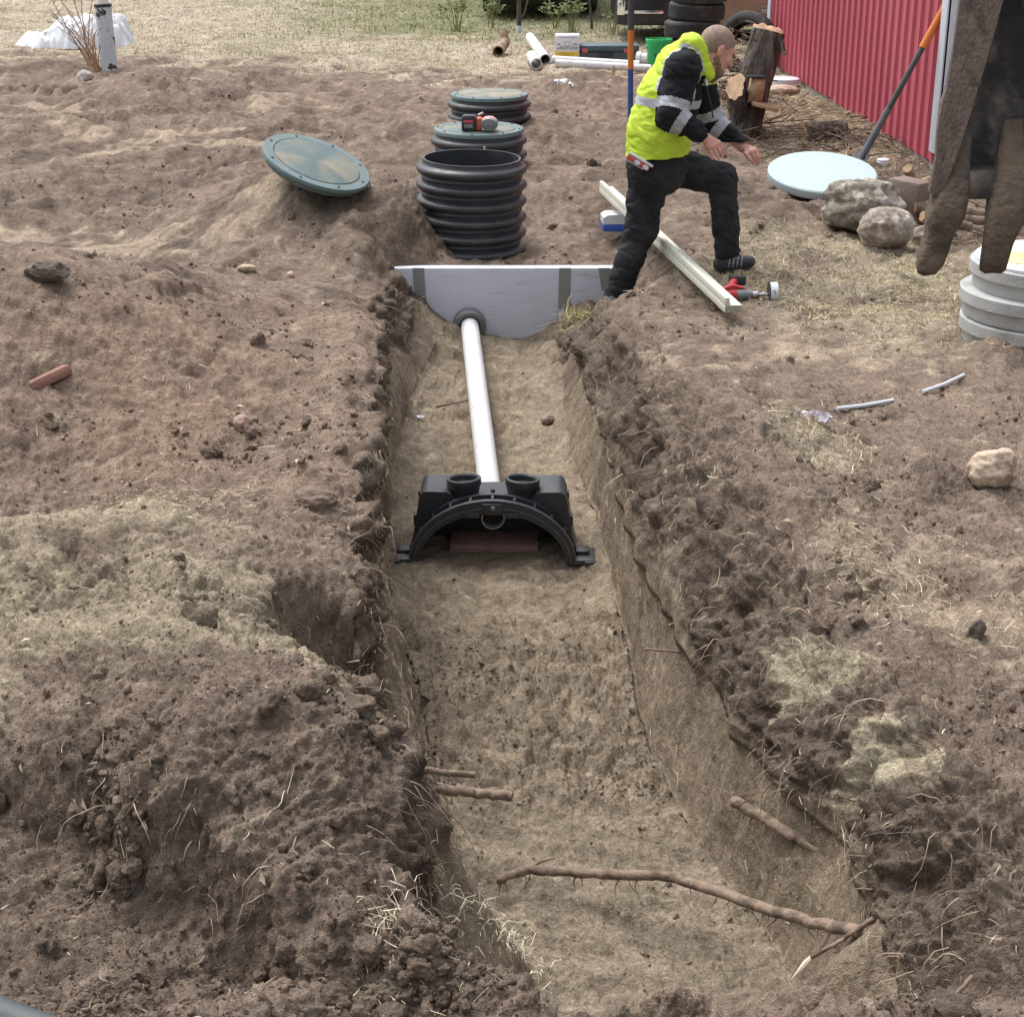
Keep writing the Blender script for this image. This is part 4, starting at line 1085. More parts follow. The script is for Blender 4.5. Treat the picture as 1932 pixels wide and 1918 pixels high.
# ---- trousers
tl_ = np.minimum.reduce([np.array(p) for p in (ankR, ankN, tor[0])]) - .22; th = np.maximum.reduce([np.array(p) for p in (kneeN, tor[1])]) + .2
th[2] = tor[1].z + .08
tr = SDF(tl_, th, .0066)
tr.cap(PY(1237, 312, YT), PY(1240, 280, YT), .155, .15, .03, .85)
tr.cap(hipN, kneeN, .118, .086, .04); tr.cap(kneeN, ankN, .084, .070, .03)
tr.cap(hipR, kneeR, .125, .090, .04); tr.cap(kneeR, ankR + Vector((-.02, 0, -.04)), .088, .074, .03)
tr.cap(PY(1232, 322, YT), PY(1250, 326, YT - .02), .125, .12, .05, .9)
tr.plane_cut(np.array(ankN) + np.array([0, 0, -.03]), (0.02, 0, -1)) if False else None
def twr(V):
    kd, _ = seg_dist(V, kneeN, kneeN + Vector((0, 0, -.02))); ad, _ = seg_dist(V, ankN, ankN + Vector((0, 0, .05))); rd, _ = seg_dist(V, kneeR, kneeR + Vector((0, 0, -.02)))
    f = np.exp(-(kd / .16) ** 2) + np.exp(-(ad / .12) ** 2) + .8 * np.exp(-(rd / .2) ** 2)
    return .007 * n3d(V * np.array([7, 7, 10]), 41) + (.002 + .0055 * f) * n3d(V * np.array([13, 13, 22]) + V[:, [2, 0, 1]] * 16, 51) - .006 * np.clip(.3 - np.abs(n3d(V * np.array([9, 7, 13]) + V[:, [2, 0, 1]] * 7, 57)), 0, .3) / .3
org('trousers', tr, [M['trousers']], person, 1, twr)
del tr
# ---- shoes
def shoe(heel, toe, ank, tilt_pts, first):
    heel, toe, ank = np.array(heel), np.array(toe), np.array(ank)
    s = SDF(np.minimum(np.minimum(heel, toe), ank) - .12, np.maximum(np.maximum(heel, toe), ank) + .12, .0045)
    s.cap(heel, heel * .45 + toe * .55, .046, .044, .02); s.cap(heel * .45 + toe * .55, toe, .044, .034, .02)
    s.cap(ank, heel * .8 + toe * .2, .052, .046, .03)
    dn = toe - heel; nn = np.array([dn[2], 0, -dn[0]]); nn /= np.linalg.norm(nn)
    s.plane_cut(heel + nn * .036, nn)
    L_ = np.linalg.norm(toe - heel)
    def cls(c):
        h_ = (c - heel) @ nn
        t_ = ((c - heel) @ dn) / (L_ * L_)
        r = np.zeros(len(c), int); r[h_ > .016] = 1
        st = (t_ > .28) & (t_ < .8) & (h_ < .010) & (h_ > -.040) & (np.mod(t_ * 7 + h_ * 9, 1) < .26); r[st] = 2
        return r
    org('shoe', s, [M['shoe'], M['sole'], M['stripe_grey']], person, 1, None, cls)
shoe(PY(1360, 498, YN), PY(1414, 494, YN - .03), PY(1370, 478, YN), None, True)
shoe(PY(1166, 572, 9.2), PY(1146, 578, 9.02), PY(1164, 556, 9.21), None, False)
# ---- small level in the hip pocket
yl = 8.955
la, lbx = PY(1184, 293.5, yl), PY(1225, 318, yl - .03)
lvl = thing('torpedo_level', 'small red and white spirit level tucked in the worker\'s hip pocket', 'spirit level', la)
dx = (lbx - la); Ln = dx.length; ex = dx.normalized(); ey = Vector((0, 1, 0)); ey = (ey - ex * ex.dot(ey)).normalized(); ez = ex.cross(ey)
lvl.rotation_euler = Matrix((ex, ey, ez)).transposed().to_euler()
MB().box((Ln / 2, 0, -.004), (Ln, .016, .030), None, .003).obj('level_body', M['level_red'], lvl)
MB().box((Ln / 2 + .006, -.001, .019), (Ln + .012, .020, .014), None, .003).obj('top_rail', M['white_plastic'], lvl)
MB().box((Ln / 2 - .01, 0, -.0215), (Ln - .03, .018, .006), None, .002).obj('bottom_rail', M['steel'], lvl)
for xx in (.48, .86): MB().lathe([(.001, .0105), (.0125, .0105), (.0135, .008), (.0135, -.008)], 20, Matrix.Translation((Ln * xx, 0, -.004)) @ Matrix.Rotation(R(90), 4, 'X') @ Matrix.Diagonal((1.3, .9, 1, 1))).obj('vial', M['white_plastic'], lvl)
# ================================================================== BACKGROUND: BARN, VEHICLES, TYRES, STUMP
# ---- barn
A = P(1767, 322, .03); Bf = P(1449, 128, 0.0)
dv = (Bf - A); Lb = dv.length; angb = math.atan2(dv.y, dv.x)
barn = thing('barn', 'red ribbed metal barn with white corner trim along the right side', 'barn', (A.x, A.y, 0), (0, 0, angb))
# local x along the long wall (away), local -y ... the wall faces +y(local) = left in the picture
H_, D_ = 3.0, 6.0
def ribs(L, off, z0=.12, z1=None):
    z1 = z1 or H_
    pts = []
    p = .19
    n = int(L / p)
    x = 0.0
    while x < L - .001:
        for dx_, dy_ in ((0, 0), (.055, 0), (.070, .022), (.095, .022), (.110, 0), (.1475, .004), (.1525, .004)):
            if x + dx_ < L: pts.append((x + dx_, dy_))
        x += p
    pts.append((L, 0))
    return pts
def wallmesh(pts, z0, z1, place):
    V, F_ = [], []
    for x, y in pts: V += [place(x, y, z0), place(x, y, z1)]
    for i in range(len(pts) - 1): F_.append((2 * i, 2 * i + 2, 2 * i + 3, 2 * i + 1))
    return V, F_
wl = MB()
V, F_ = wallmesh(ribs(Lb, 0), .07, H_, lambda x, y, z: (x, y, z)); wl.add(V, F_)
V, F_ = wallmesh(ribs(D_, 0), .16, H_, lambda x, y, z: (-y, -x, z)); wl.add(V, F_)
V, F_ = wallmesh(ribs(D_, 0), .16, H_, lambda x, y, z: (Lb + y, -x, z)); wl.add(V, F_)
V, F_ = wallmesh(ribs(Lb, 0), .16, H_, lambda x, y, z: (x, -D_ - y, z)); wl.add(V, F_)
wl.obj('siding', M['barn_red'], barn, angle=20)
for xx in (0, Lb):
    s_ = -1 if xx == 0 else 1
    for yy in (0, -D_):
        q_ = 1 if yy == 0 else -1
        MB().box((xx - s_ * .05, yy + q_ * .030, (H_ + .06) / 2 + .07), (.13, .012, H_ - .10), None, .002).box((xx + s_ * .030, yy - q_ * .05, (H_ + .06) / 2 + .07), (.012, .13, H_ - .10), None, .002).obj('corner_trim', M['white_trim'], barn)
MB().box((Lb / 2, -D_ / 2, .0), (Lb - .02, D_ - .02, .36)).obj('foundation', M['concrete_dirty'], barn)
rfm = MB()
for s_ in (0, 1):
    y0_ = .25 if s_ == 0 else -D_ - .25
    V = [(-.25, y0_, H_ - .02), (Lb + .25, y0_, H_ - .02), (Lb + .25, -D_ / 2, H_ + 1.3), (-.25, -D_ / 2, H_ + 1.3)]
    V2 = [(x, y, z + .06) for x, y, z in V]
    rfm.add(V + V2, [(0, 1, 2, 3), (7, 6, 5, 4), (0, 4, 5, 1), (1, 5, 6, 2), (2, 6, 7, 3), (3, 7, 4, 0)])
for xx in (0.0, Lb): rfm.add([(xx, 0, H_), (xx, -D_, H_), (xx, -D_ / 2, H_ + 1.25)], [(0, 1, 2)])
rfm.obj('roof', M['roof'], barn, smooth=False)
MB().box((2.6, -D_ - .03, 1.3), (2.6, .04, 2.3)).obj('door', M['white_trim'], barn)

# ---- shovel leaning on the barn
s0 = PY(1612, 322, 11.80); s1 = PY(1785, 10, 11.93)
sv = thing('shovel', 'long shovel with an orange grip leaning against the red barn wall', 'shovel', s0)
d_ = (s1 - s0); Ls = d_.length; sv.rotation_euler = d_.to_track_quat('Z', 'Y').to_euler()
MB().tube([(0, 0, .10), (0, 0, .22), (0, 0, .48)], [.030, .026, .024], 16).obj('socket', M['shovel_steel'], sv)
MB().tube([(0, 0, .46), (0, 0, Ls - .30)], [.0215, .0205], 16).obj('shaft', M['shovel_shaft'], sv)
MB().tube([(0, 0, Ls - .32), (0, 0, Ls - .28), (0, 0, Ls - .04), (0, 0, Ls - .02), (0, 0, Ls)], [.026, .028, .026, .030, .027], 18).obj('grip', M['shovel_orange'], sv)
bl_ = MB(); V, F_ = [], []
for i in range(9):
    t_ = i / 8; z_ = .14 - .36 * t_; hw = .11 * (1 - .05 * (1 - t_)) * (1 if t_ < .55 else math.sqrt(max(1 - ((t_ - .55) / .46) ** 2, .0)))
    for j in range(9):
        s_ = j / 4 - 1
        V.append((hw * s_, .02 * s_ * s_ - .012 - .012 * math.sin(t_ * 3), z_))
for i in range(8):
    for j in range(8): F_.append((i * 9 + j, i * 9 + j + 1, (i + 1) * 9 + j + 1, (i + 1) * 9 + j))
V2 = [(x, y + .004, z) for x, y, z in V]
bl_.add(V, F_).add(V2, [f[::-1] for f in F_]); bl_.obj('blade', M['shovel_steel'], sv)
for z_ in (.27, .45): MB().lathe([(.007, 0), (.006, .003), (.001, .004)], 10, Matrix.Translation((0, -.0255, z_)) @ Matrix.Rotation(R(90), 4, 'X')).obj('rivet', M['steel'], sv)

# ---- tyres
def tyre_prof(R1=.31, R0=.19, W=.19):
    h = W / 2
    pr = [(R0, -h * .62), (R0 + .02, -h * .80), (R0 + .05, -h * .98), (R1 - .06, -h * 1.0), (R1 - .025, -h * .93), (R1 - .008, -h * .80)]
    for k in range(-3, 4):
        z = k * h * .2
        if k > -3: pr += [(R1 - .009, z - h * .055), (R1 - .009, z - h * .03)]
        pr += [(R1, z - h * .02), (R1, z + h * .12)] if k < 3 else [(R1, z - h * .02)]
    pr += [(R1 - .008, h * .80), (R1 - .025, h * .93), (R1 - .06, h), (R0 + .05, h * .98), (R0 + .02, h * .80), (R0, h * .62), (R0 + .012, h * .55), (R0 + .10, h * .80), (R0 + .10, -h * .80), (R0 + .012, -h * .55)]
    return pr
tme = MB().lathe(tyre_prof(), 56, close=True)
t0 = tme.obj('tyre', M['tyre'], None, angle=30)
tyb = P(1310, 104, -.02)
spec_t = [(.02, -.04, 'black tyre at the bottom of the stack by the barn corner'), (-.035, 0, 'second black tyre from the bottom of the stack by the barn corner'),
          (.01, .02, 'third black tyre from the bottom of the stack by the barn corner'), (.035, .0, 'fourth black tyre from the bottom of the stack by the barn corner'),
          (.0, 0, 'black tyre on top of the stack by the barn corner')]
for i, (ox, oy, lab) in enumerate(spec_t):
    o = t0 if i == 0 else t0.copy()
    if i: COL.objects.link(o)
    o.location = (tyb.x + ox, tyb.y + oy, -.02 + .095 + .188 * i); o.rotation_euler = (R([1, -1, 1.5, -1, 0][i]), R([0, 1, -1, 1, 0][i]), i)
    tag(o, lab, 'tyre', 'tyres by the barn corner')
o = t0.copy(); COL.objects.link(o); tg = PY(1410, 74, 17.2)
o.location = (tg.x, 17.2, .30); o.rotation_euler = (R(78), R(0), R(-38)); tag(o, 'loose black tyre standing upright behind the tree stump', 'tyre', 'tyres by the barn corner')

# ---- vehicles (only their undersides come into the frame)
def wheel(parent, x, y, z, axis='Y', r=.34):
    Mw = Matrix.Translation((x, y, z)) @ (Matrix.Rotation(R(90), 4, 'X') if axis == 'Y' else Matrix.Rotation(R(90), 4, 'Y'))
    wl_ = MB().lathe([(r * a / .31, b) for a, b in tyre_prof()], 40, Mw, close=True).obj('wheel', M['tyre'], parent, angle=30)
    MB().lathe([(.001, -.05), (.06, -.07), (.10, -.05), (.17, -.06), (.21, -.085), (.212, .085), (.001, .06)], 32, Mw).obj('rim', M['steel'], wl_)
def car_body(prof, hw, taper):
    """closed side profile (x, z) lofted across y with rounded flanks"""
    bm = bmesh.new(); rows = []
    for yy, sc_ in ((-1, .94), (-.97, .985), (-.9, 1.0), (0, 1.0), (.9, 1.0), (.97, .985), (1, .94)):
        row = []
        for x, z in prof:
            k = taper(z)
            row.append(bm.verts.new((x * (sc_ if abs(x) > .5 else 1), yy * hw * k, z)))
        rows.append(row)
    for a, b in zip(rows[:-1], rows[1:]):
        for i in range(len(prof)):
            j = (i + 1) % len(prof); bm.faces.new((a[i], a[j], b[j], b[i]))
    for row in (rows[0], rows[-1]): bmesh.ops.triangulate(bm, faces=[bm.faces.new(row)])
    mb = MB(); mb.bm(bm); return mb
gy = 20.6
vx = PY(1168, 40, gy).x
van = thing('parked_suv', 'tan car with grey side stripe and dark front parked behind the tyre stack', 'car', (vx + 2.35, gy + .95, -.07))
pf = [(-2.30, .30), (-2.35, .55), (-2.32, .80), (-1.35, 1.02), (-.75, 1.62), (1.9, 1.68), (2.25, 1.05), (2.35, .75), (2.32, .30), (1.0, .18), (-1.0, .18)]
tp_ = lambda z: 1.0 if z < 1.0 else 1 - (z - 1.0) * .25
car_body(pf, .90, tp_).obj('body', M['tan_paint'], van, angle=35)
for yy in (-.93,):
    MB().box((.35, yy + .005, .36), (2.0, .03, .05), None, .004).box((.35, yy + .012, .41), (2.0, .02, .012)).obj('side_stripe', M['grey_trim'], van)
    MB().box((.45, yy + .09, 1.32), (2.1, .05, .42), None, .02).obj('side_window', M['glass'], van)
MB().box((-2.02, -.30, .42), (.72, 1.40, .44), None, .05).obj('front_bumper', M['dark_paint'], van, loc=(0, 0, 0))
MB().box((-2.33, -.985, .50), (.10, .07, .36), None, .02).obj('chrome_corner', M['chrome'], van)
MB().box((-2.06, -1.02, .36), (.46, .04, .035), None, .006).obj('chrome_strip', M['chrome'], van)
for x in (-1.42, 1.45):
    for y in (-.78, .78): wheel(van, x, y, .34)
dk_y = 24.0
dkv = thing('parked_truck', 'dark pickup seen end on with only its tyres and shaded underside in view', 'truck', (PY(1020, 15, dk_y).x, dk_y + 2.2, -.08))
pf2 = [(-2.5, .42), (-2.55, .75), (-2.5, 1.05), (-1.2, 1.15), (-.6, 1.75), (.7, 1.78), (1.0, 1.15), (2.5, 1.12), (2.55, .7), (2.5, .42)]
mbk = car_body(pf2, .92, tp_); mbk.v = [Vector((p.y, p.x, p.z)) for p in mbk.v]; mbk.obj('body', M['dark_paint'], dkv, angle=35)
MB().box((0, -2.50, .36), (1.8, .12, .24), None, .03).obj('bumper', M['dark_steel'], dkv)
MB().box((0, .0, .24), (1.5, 4.6, .18), None, .02).obj('chassis', M['black_part'], dkv)
for x in (-.72, .72):
    for y in (-1.6, 1.6): wheel(dkv, x, y, .36, 'X', .36)
MB().box((0, -2.48, .95), (1.5, .04, .3)).obj('tailgate_panel', M['dark_paint'], dkv)

# ---- pipes, box, tool case, bucket on the grass
def pipe(label, a, b, ro=.055, ri=.049, m=None, name='pvc_pipe', group='loose pipes on the dry grass', cat='pipe'):
    a, b = Vector(a), Vector(b); o = MB().hollow((0, 0, 0), b - a, ro, ri, 28).obj(name, m or M['white_pvc'], None)
    o.location = a; return tag(o, label, cat, group)
def on(u, v, r): p = P(u, v, 0); return Vector((p.x, p.y, gz(p.x, p.y) + r))
a = on(1029, 118, .055); b = on(1000, 74, .055); b.z += .06; pipe('long white pipe pointing at the viewer left of the white box', a, b, .058, .05)
a = on(1012, 129, .055); b = on(1003, 111, .055); pipe('short white pipe with an open end in front of the slanting pipe', a, b, .058, .05)
pipe('white pipe lying crosswise right in front of the dark tool case', on(1042, 118, .042), on(1206, 121, .042), .042, .037)
pipe('white pipe lying crosswise nearest to the soil edge', on(1048, 129.5, .042), on(1228, 131, .042), .043, .038)
o = MB().hollow((0, 0, 0), (.14, 0, 0), .055, .049, 28).hollow((.0, 0, 0), (.05, 0, 0), .066, .054, 28).obj('pipe_coupling', M['white_pvc'], None); o.location = on(1203, 116, .06) + Vector((0, .02, .03)); o.rotation_euler = (0, 0, R(-25))
tag(o, 'short white pipe fitting beside the green bucket', 'pipe fitting')
o = MB().hollow((0, 0, 0), (.07, .44, .06), .066, .052, 28).tube([(.03, .38, .03), (.06, .42, .14), (.07, .44, .18)], [.05, .055, .05], 18).obj('old_pipe', M['old_pipe'], None); o.location = on(940, 96, .066)
tag(o, 'short weathered brown pipe stub alone on the dry grass', 'pipe')
o = MB().tube([(0, 0, -.03), (0, .0, .05), (0, 0, .085)], [.026, .022, .004], 10).obj('wooden_stub', M['cut_wood'], None); o.location = on(1157, 137, 0)
tag(o, 'small pointed wooden stub in front of the crosswise white pipe', 'stub')
def text(s, size, mt, parent, loc, rot=(R(90), 0, 0), ext=.0012, shear=0, sx=1.0, name='lettering'):
    cu = bpy.data.curves.new(name, 'FONT'); cu.body = s; cu.size = size; cu.extrude = ext; cu.align_x = 'CENTER'; cu.align_y = 'CENTER'; cu.shear = shear; cu.resolution_u = 3
    tmp = bpy.data.objects.new(name, cu); COL.objects.link(tmp)
    dg = bpy.context.evaluated_depsgraph_get(); me = bpy.data.meshes.new_from_object(tmp.evaluated_get(dg))
    bpy.data.objects.remove(tmp); bpy.data.curves.remove(cu)
    o = finish(name, me, mt, parent, False, loc, rot); o.scale = (sx, 1, 1); return o
bx = on(1070, 108, 0); bw_ = .262; bh = .255
box = thing('carton', 'white cardboard carton with a yellow label strip standing beside the tool case', 'carton', bx, (0, 0, R(-2)))
MB().box((0, .10, bh / 2), (bw_, .2, bh), None, .003).obj('carton_body', M['box_white'], box)
MB().box((0, -.0008, .050), (bw_ - .016, .002, .066)).obj('yellow_label', M['box_yellow'], box)
text('BIOTUNE', .046, M['ink'], box, (.01, -.001, .122), shear=.25, sx=1.05)
text('MANUAL 360', .026, M['ink_yellow'], box, (0, -.0022, .063)); text('CONTROL', .022, M['ink_yellow'], box, (0, -.0022, .036))
for cx_, cz_, w_, h_ in ((0, .19, .056, .003), (0, .142, .056, .003), (-.028, .166, .003, .045), (.028, .166, .003, .045), (-.09, .157, .035, .007), (-.09, .168, .022, .004), (.085, .157, .05, .008), (.082, .170, .026, .004), (0, .232, .2, .003), (-.105, .115, .012, .012)):
    MB().box((cx_, -.0005, cz_), (w_, .0016, h_)).obj('printed_mark', M['ink'], box, smooth=False)
tc_ = on(1150, 109, 0) + Vector((0, .06, 0))
case = thing('tool_case', 'long dark green tool case with red latches behind the white pipes', 'tool case', tc_, (0, 0, R(-1)))
w_ = .64
MB().prism([(-w_ / 2, 0), (w_ / 2, 0), (w_ / 2 + .004, .10), (-w_ / 2 - .004, .10)], 0, .3).obj('case_base', M['tool_case'], case)
MB().box((0, .15, .140), (w_ + .012, .306, .078), None, .026).obj('case_lid', M['tool_case'], case)
for x in (-.265, .19): MB().box((x, -.010, .118), (.066, .016, .044), None, .004).box((x, -.019, .112), (.03, .006, .022)).obj('latch', M['latch'], case)
MB().box((-.04, -.010, .065), (.15, .016, .066), None, .006).box((-.04, -.014, .100), (.15, .014, .006)).obj('handle', M['black_part'], case)
bk = on(1242, 118, 0)
bkt = thing('bucket', 'green plastic bucket standing at the foot of the tyre stack', 'bucket', bk)
MB().lathe([(.001, .004), (.105, 0), (.112, .01), (.135, .27), (.142, .272), (.142, .300), (.136, .302), (.128, .27), (.108, .02), (.001, .012)], 40).obj('bucket_shell', M['green_bucket'], bkt)
MB().lathe([(.1335, .225), (.146, .226), (.146, .236), (.1345, .237)], 40).obj('rim_band', M['green_bucket'], bkt)
for xa in (-.35, .2):
    Mr = Matrix.Rotation(xa, 4, 'Z')
    MB().box((0, -.1255, .14), (.034, .004, .044), Mr).obj('printed_mark', mat('print_green', (.01, .14, .05), .6, var=0), bkt)

# ---- stump: leaning cut trunk
sb = G(1397, 258); 
st = thing('tree_stump', 'dark leaning cut trunk with a chainsaw notch standing beside the barn', 'trunk', sb)
ttop = PY(1450, 60, sb.y + .15) - sb
def bark_tube(p0, p1, r0, r1, n=40, m=36, seed=0, amp=.10, flare=.0):
    p0, p1 = Vector(p0), Vector(p1); d = (p1 - p0).normalized(); u_ = d.orthogonal().normalized(); v_ = d.cross(u_)
    V, F_ = [], []
    for i in range(m + 1):
        t = i / m
        for j in range(n):
            a_ = 2 * math.pi * j / n
            rr_ = (r0 + (r1 - r0) * t) * (1 + flare * max(0, .25 - t) * 4 * (1 + .4 * math.sin(3 * a_ + seed)))
            nz = float(fbm(np.array([math.cos(a_) * 1.7 + seed]), np.array([math.sin(a_) * 1.7 + t * 1.6]), 3, seed)[0]) + .5 * float(fbm(np.array([a_ * 3.2]), np.array([t * 2.5 + seed]), 3, seed + 3)[0])
            rr_ *= 1 + amp * nz
            V.append(p0 + (p1 - p0) * t + (u_ * math.cos(a_) + v_ * math.sin(a_)) * rr_)
    for i in range(m):
        for j in range(n): F_.append((i * n + j, i * n + (j + 1) % n, (i + 1) * n + (j + 1) % n, (i + 1) * n + j))
    return V, F_
V, F_ = bark_tube((-.02, 0, -.15), ttop, .135, .128, 44, 40, 3, .13, .25)
rim_ = V[-44:]
MB().add(V, F_).obj('trunk', M['bark'], st, angle=None)
c_ = sum(rim_, Vector()) / 44; dt = ttop.normalized()
rim_ = [p + dt * (.38 * (p.y - c_.y)) for p in rim_]; V[-44:] = rim_
cap_v = [c_ + dt * .012] + [c_ + (p - c_) * .6 + dt * (.016 + .012 * math.sin(i * .5)) for i, p in enumerate(rim_)] + [p + dt * (.004 + .016 * math.sin(i * .9 + 1)) for i, p in enumerate(rim_)]
cf = [(0, 1 + i, 1 + (i + 1) % 44) for i in range(44)] + [(1 + i, 45 + i, 45 + (i + 1) % 44, 1 + (i + 1) % 44) for i in range(44)]
MB().add(cap_v, cf).obj('cut_top', M['cut_wood'], st, angle=None)
nt_ = PY(1429, 172, sb.y - .06) - sb
MB().prism([(-.055, .10), (.05, .11), (.03, -.06), (-.085, -.075)], -.09, .04, Matrix.Translation(nt_)).obj('notch_face', M['cut_wood'], st, angle=None)
MB().box((0, 0, 0), (.21, .17, .035), Matrix.Translation(nt_ + Vector((.06, -.06, -.105))) @ Matrix.Rotation(R(14), 4, 'Y') @ Matrix.Rotation(R(-12), 4, 'Z'), .012).obj('notch_slab', M['cut_wood'], st)
MB().box((0, 0, 0), (.14, .10, .012), Matrix.Translation(nt_ + Vector((-.02, -.06, .118)))).obj('saw_kerf', M['inner_shade'], st)
MB().tube([PY(1474, 75, sb.y) - sb, PY(1479, 100, sb.y - .02) - sb, PY(1482, 103, sb.y - .06) - sb], [.016, .018, .008], 8).obj('branch_stub', M['bark'], st)
MB().tube([PY(1400, 65, sb.y - .1) - sb, PY(1418, 73, sb.y - .1) - sb, PY(1428, 78, sb.y) - sb], [.005, .007, .008], 6).tube([PY(1420, 58, sb.y - .05) - sb, PY(1425, 75, sb.y - .05) - sb], [.005, .006], 6).obj('twig', M['twig'], st)
lg = PY(1372, 190, sb.y - .25); 
lo_ = thing('cut_log', 'short cut log with a pale sawn face between the worker and the trunk', 'log', (lg.x + .12, sb.y - .05, gz(lg.x + .12, sb.y - .05)))
V, F_ = bark_tube((.10, .18, .02), (-.07, -.08, .33), .120, .105, 36, 24, 9, .20)
lo_.scale = (.68, 1, 1.2)
MB().add(V, F_).obj('log_bark', M['bark'], lo_, angle=None)
rim_ = V[-36:]; c_ = sum(rim_, Vector()) / 36
MB().add([c_ + Vector((-.008, -.012, .012))] + [p + Vector((-.003, -.006, .006)) for p in rim_], [(0, 1 + i, 1 + (i + 1) % 36) for i in range(36)]).obj('sawn_face', M['cut_wood'], lo_, angle=None)
lg2 = G(1548, 268)
l2 = thing('cut_log', 'dark short log lying in the brush below the barn wall', 'log', lg2 + Vector((0, 0, .05)), (0, 0, R(8)))
V, F_ = bark_tube((-.16, -.03, .03), (.20, .05, .03), .085, .075, 30, 20, 14, .12)
MB().add(V, F_).obj('log_bark', M['bark'], l2, angle=None)
rim_ = V[:30]; c_ = sum(rim_, Vector()) / 30
MB().add([c_ - Vector((.006, .002, 0))] + [p - Vector((.004, .0, 0)) for p in rim_], [(0, 1 + (i + 1) % 30, 1 + i) for i in range(30)]).obj('sawn_face', M['cut_wood'], l2, angle=None)

# ---- round foam disc, rocks, pails
dc_ = G(1552, 362)
disc = MB().lathe([(.001, .03), (.355, .03), (.364, .022), (.366, -.022), (.36, -.03), (.001, -.03)], 80).obj('round_cover', M['disc'], None, angle=40)
disc.location = (dc_.x + .0, dc_.y + .06, dc_.z + .10); disc.rotation_euler = (R(11), R(-3), .3); tag(disc, 'pale blue round foam cover leaning on the soil behind the boulders', 'cover')
rock('boulder', 'largest grey boulder with mossy patches leaning against the pale round cover', 'boulder', (1625, 432), (.50, .42, .36), 4, M['rock_moss'], .3, .1, 'boulders by the barn', .3, 7)
rock('boulder', 'smaller pale mottled boulder resting in front of the largest boulder', 'boulder', (1668, 462), (.345, .28, .25), 12, M['rock'], .2, .10, 'boulders by the barn', .18, 6)
bq = G(1706, 425)
o = MB().box((0, 0, .15), (.22, .26, .30), None, .03).obj('stone_block', M['rock_brown'], None); o.location = bq + Vector((.0, .08, -.02)); o.rotation_euler = (R(-6), R(5), R(-32)); tag(o, 'brown squared stone block leaning behind the boulders', 'stone block')
rock('boulder', 'small rounded grey stone beside the pale mottled boulder', 'stone', (1742, 462), (.16, .15, .13), 21, M['rock'], .2, .1, 'boulders by the barn', .2, 5, 4)
rock('boulder', 'pale weathered stone partly buried in the soil on the right bank', 'stone', (1872, 915), (.20, .17, .17), 33, M['rock_pale'], .5, .12, None, .22, 8)
rock('stone', 'smooth brown pebble lying on the trench floor beside the white pipe', 'stone', (1033, 800), (.085, .06, .055), 41, M['pebble'], .6, .05, None, .1, 3, 4)
rock('stone', 'long dark clod on the crest of the left soil heap', 'clod', (93, 530), (.215, .12, .10), 45, M['rock_dark'], -.25, .1, None, .3, 8)
rock('stone', 'small pale flat stone on the soil left of the tank wall', 'stone', (465, 512), (.115, .07, .045), 47, M['rock_pale'], -.1, .1, None, .2, 6, 4)
rock('stone', 'small pinkish stone chip near the left trench edge', 'stone', (549, 524), (.045, .04, .04), 48, mat('pink_stone', (.46, .31, .26), .8), .2, .1, None, .2, 5, 3)
rock('stone', 'tiny white stone beside the foot of the peeling white pipe', 'stone', (160, 153), (.17, .13, .13), 51, mat('white_stone', (.42, .38, .36), .9, var=.3), .2, .2, None, .3, 8, 4)
rock('stone', 'reddish pale stone half buried on the left bank near the trench', 'stone', (458, 805), (.085, .075, .065), 55, mat('red_stone', (.33, .225, .18), .9, var=.2, bump=.006), .2, .2, None, .3, 7, 4)
rock('stone', 'dark stone at the far right of the bare bank', 'stone', (1838, 1205), (.055, .05, .085), 58, M['rock_dark'], .5, .25, None, .5, 10, 4, (.3, .2))
rock('stone', 'rounded brown clod poking out of the left trench edge', 'clod', (596, 950), (.16, .14, .09), 61, mat('brown_clod', (.16, .117, .088), .95, var=.25, bump=.012, bscale=40), .2, .3, None, .25, 6)
br = G(95, 722)
o = MB().box((0, 0, 0), (.19, .075, .05), None, .02).obj('broken_brick', mat('brick', (.235, .125, .092), .9, var=.2, scale=12, bump=.004), None); o.location = br + Vector((0, 0, .02)); o.rotation_euler = (R(-18), R(-14), R(40)); tag(o, 'reddish brick piece half sunk in the left soil heap', 'brick')

# ---- grey concrete rings with a white top
cr = P(1957, 630, .0); cr.z = gz(cr.x, cr.y) - .01
ring_me = MB().lathe([(.27, .0), (.345, .0), (.350, .012), (.350, .062), (.362, .068), (.370, .072), (.370, .125), (.362, .131), (.29, .131), (.28, .12), (.27, .0)], 72)
labs = ['bottom grey concrete ring of the short stack at the right edge', 'middle grey concrete ring of the short stack at the right edge', 'top grey concrete ring of the short stack with a white lid inside']
r0_ = None
for i, (ox, lab) in enumerate(zip((0.0, -.012, .028), labs)):
    if r0_ is None: r0_ = ring_me.obj('concrete_ring', M['concrete'], None, angle=30); o = r0_
    else: o = r0_.copy(); COL.objects.link(o)
    o.location = (cr.x + ox, cr.y + [0, .01, .02][i], cr.z + .1325 * i); o.rotation_euler = (R([0, .6, .3][i]), R([0, .5, -.4][i]), i * 1.1); tag(o, lab, 'ring', 'stacked concrete rings')
o = MB().lathe([(.001, .012), (.34, .012), (.352, .006), (.352, -.006), (.001, -.006)], 64).obj('foam_disc', M['white_plastic'], None); o.location = (cr.x + .03, cr.y + .02, cr.z + .1325 * 3 + .008); tag(o, 'flat white foam lid lying on the concrete rings', 'lid')
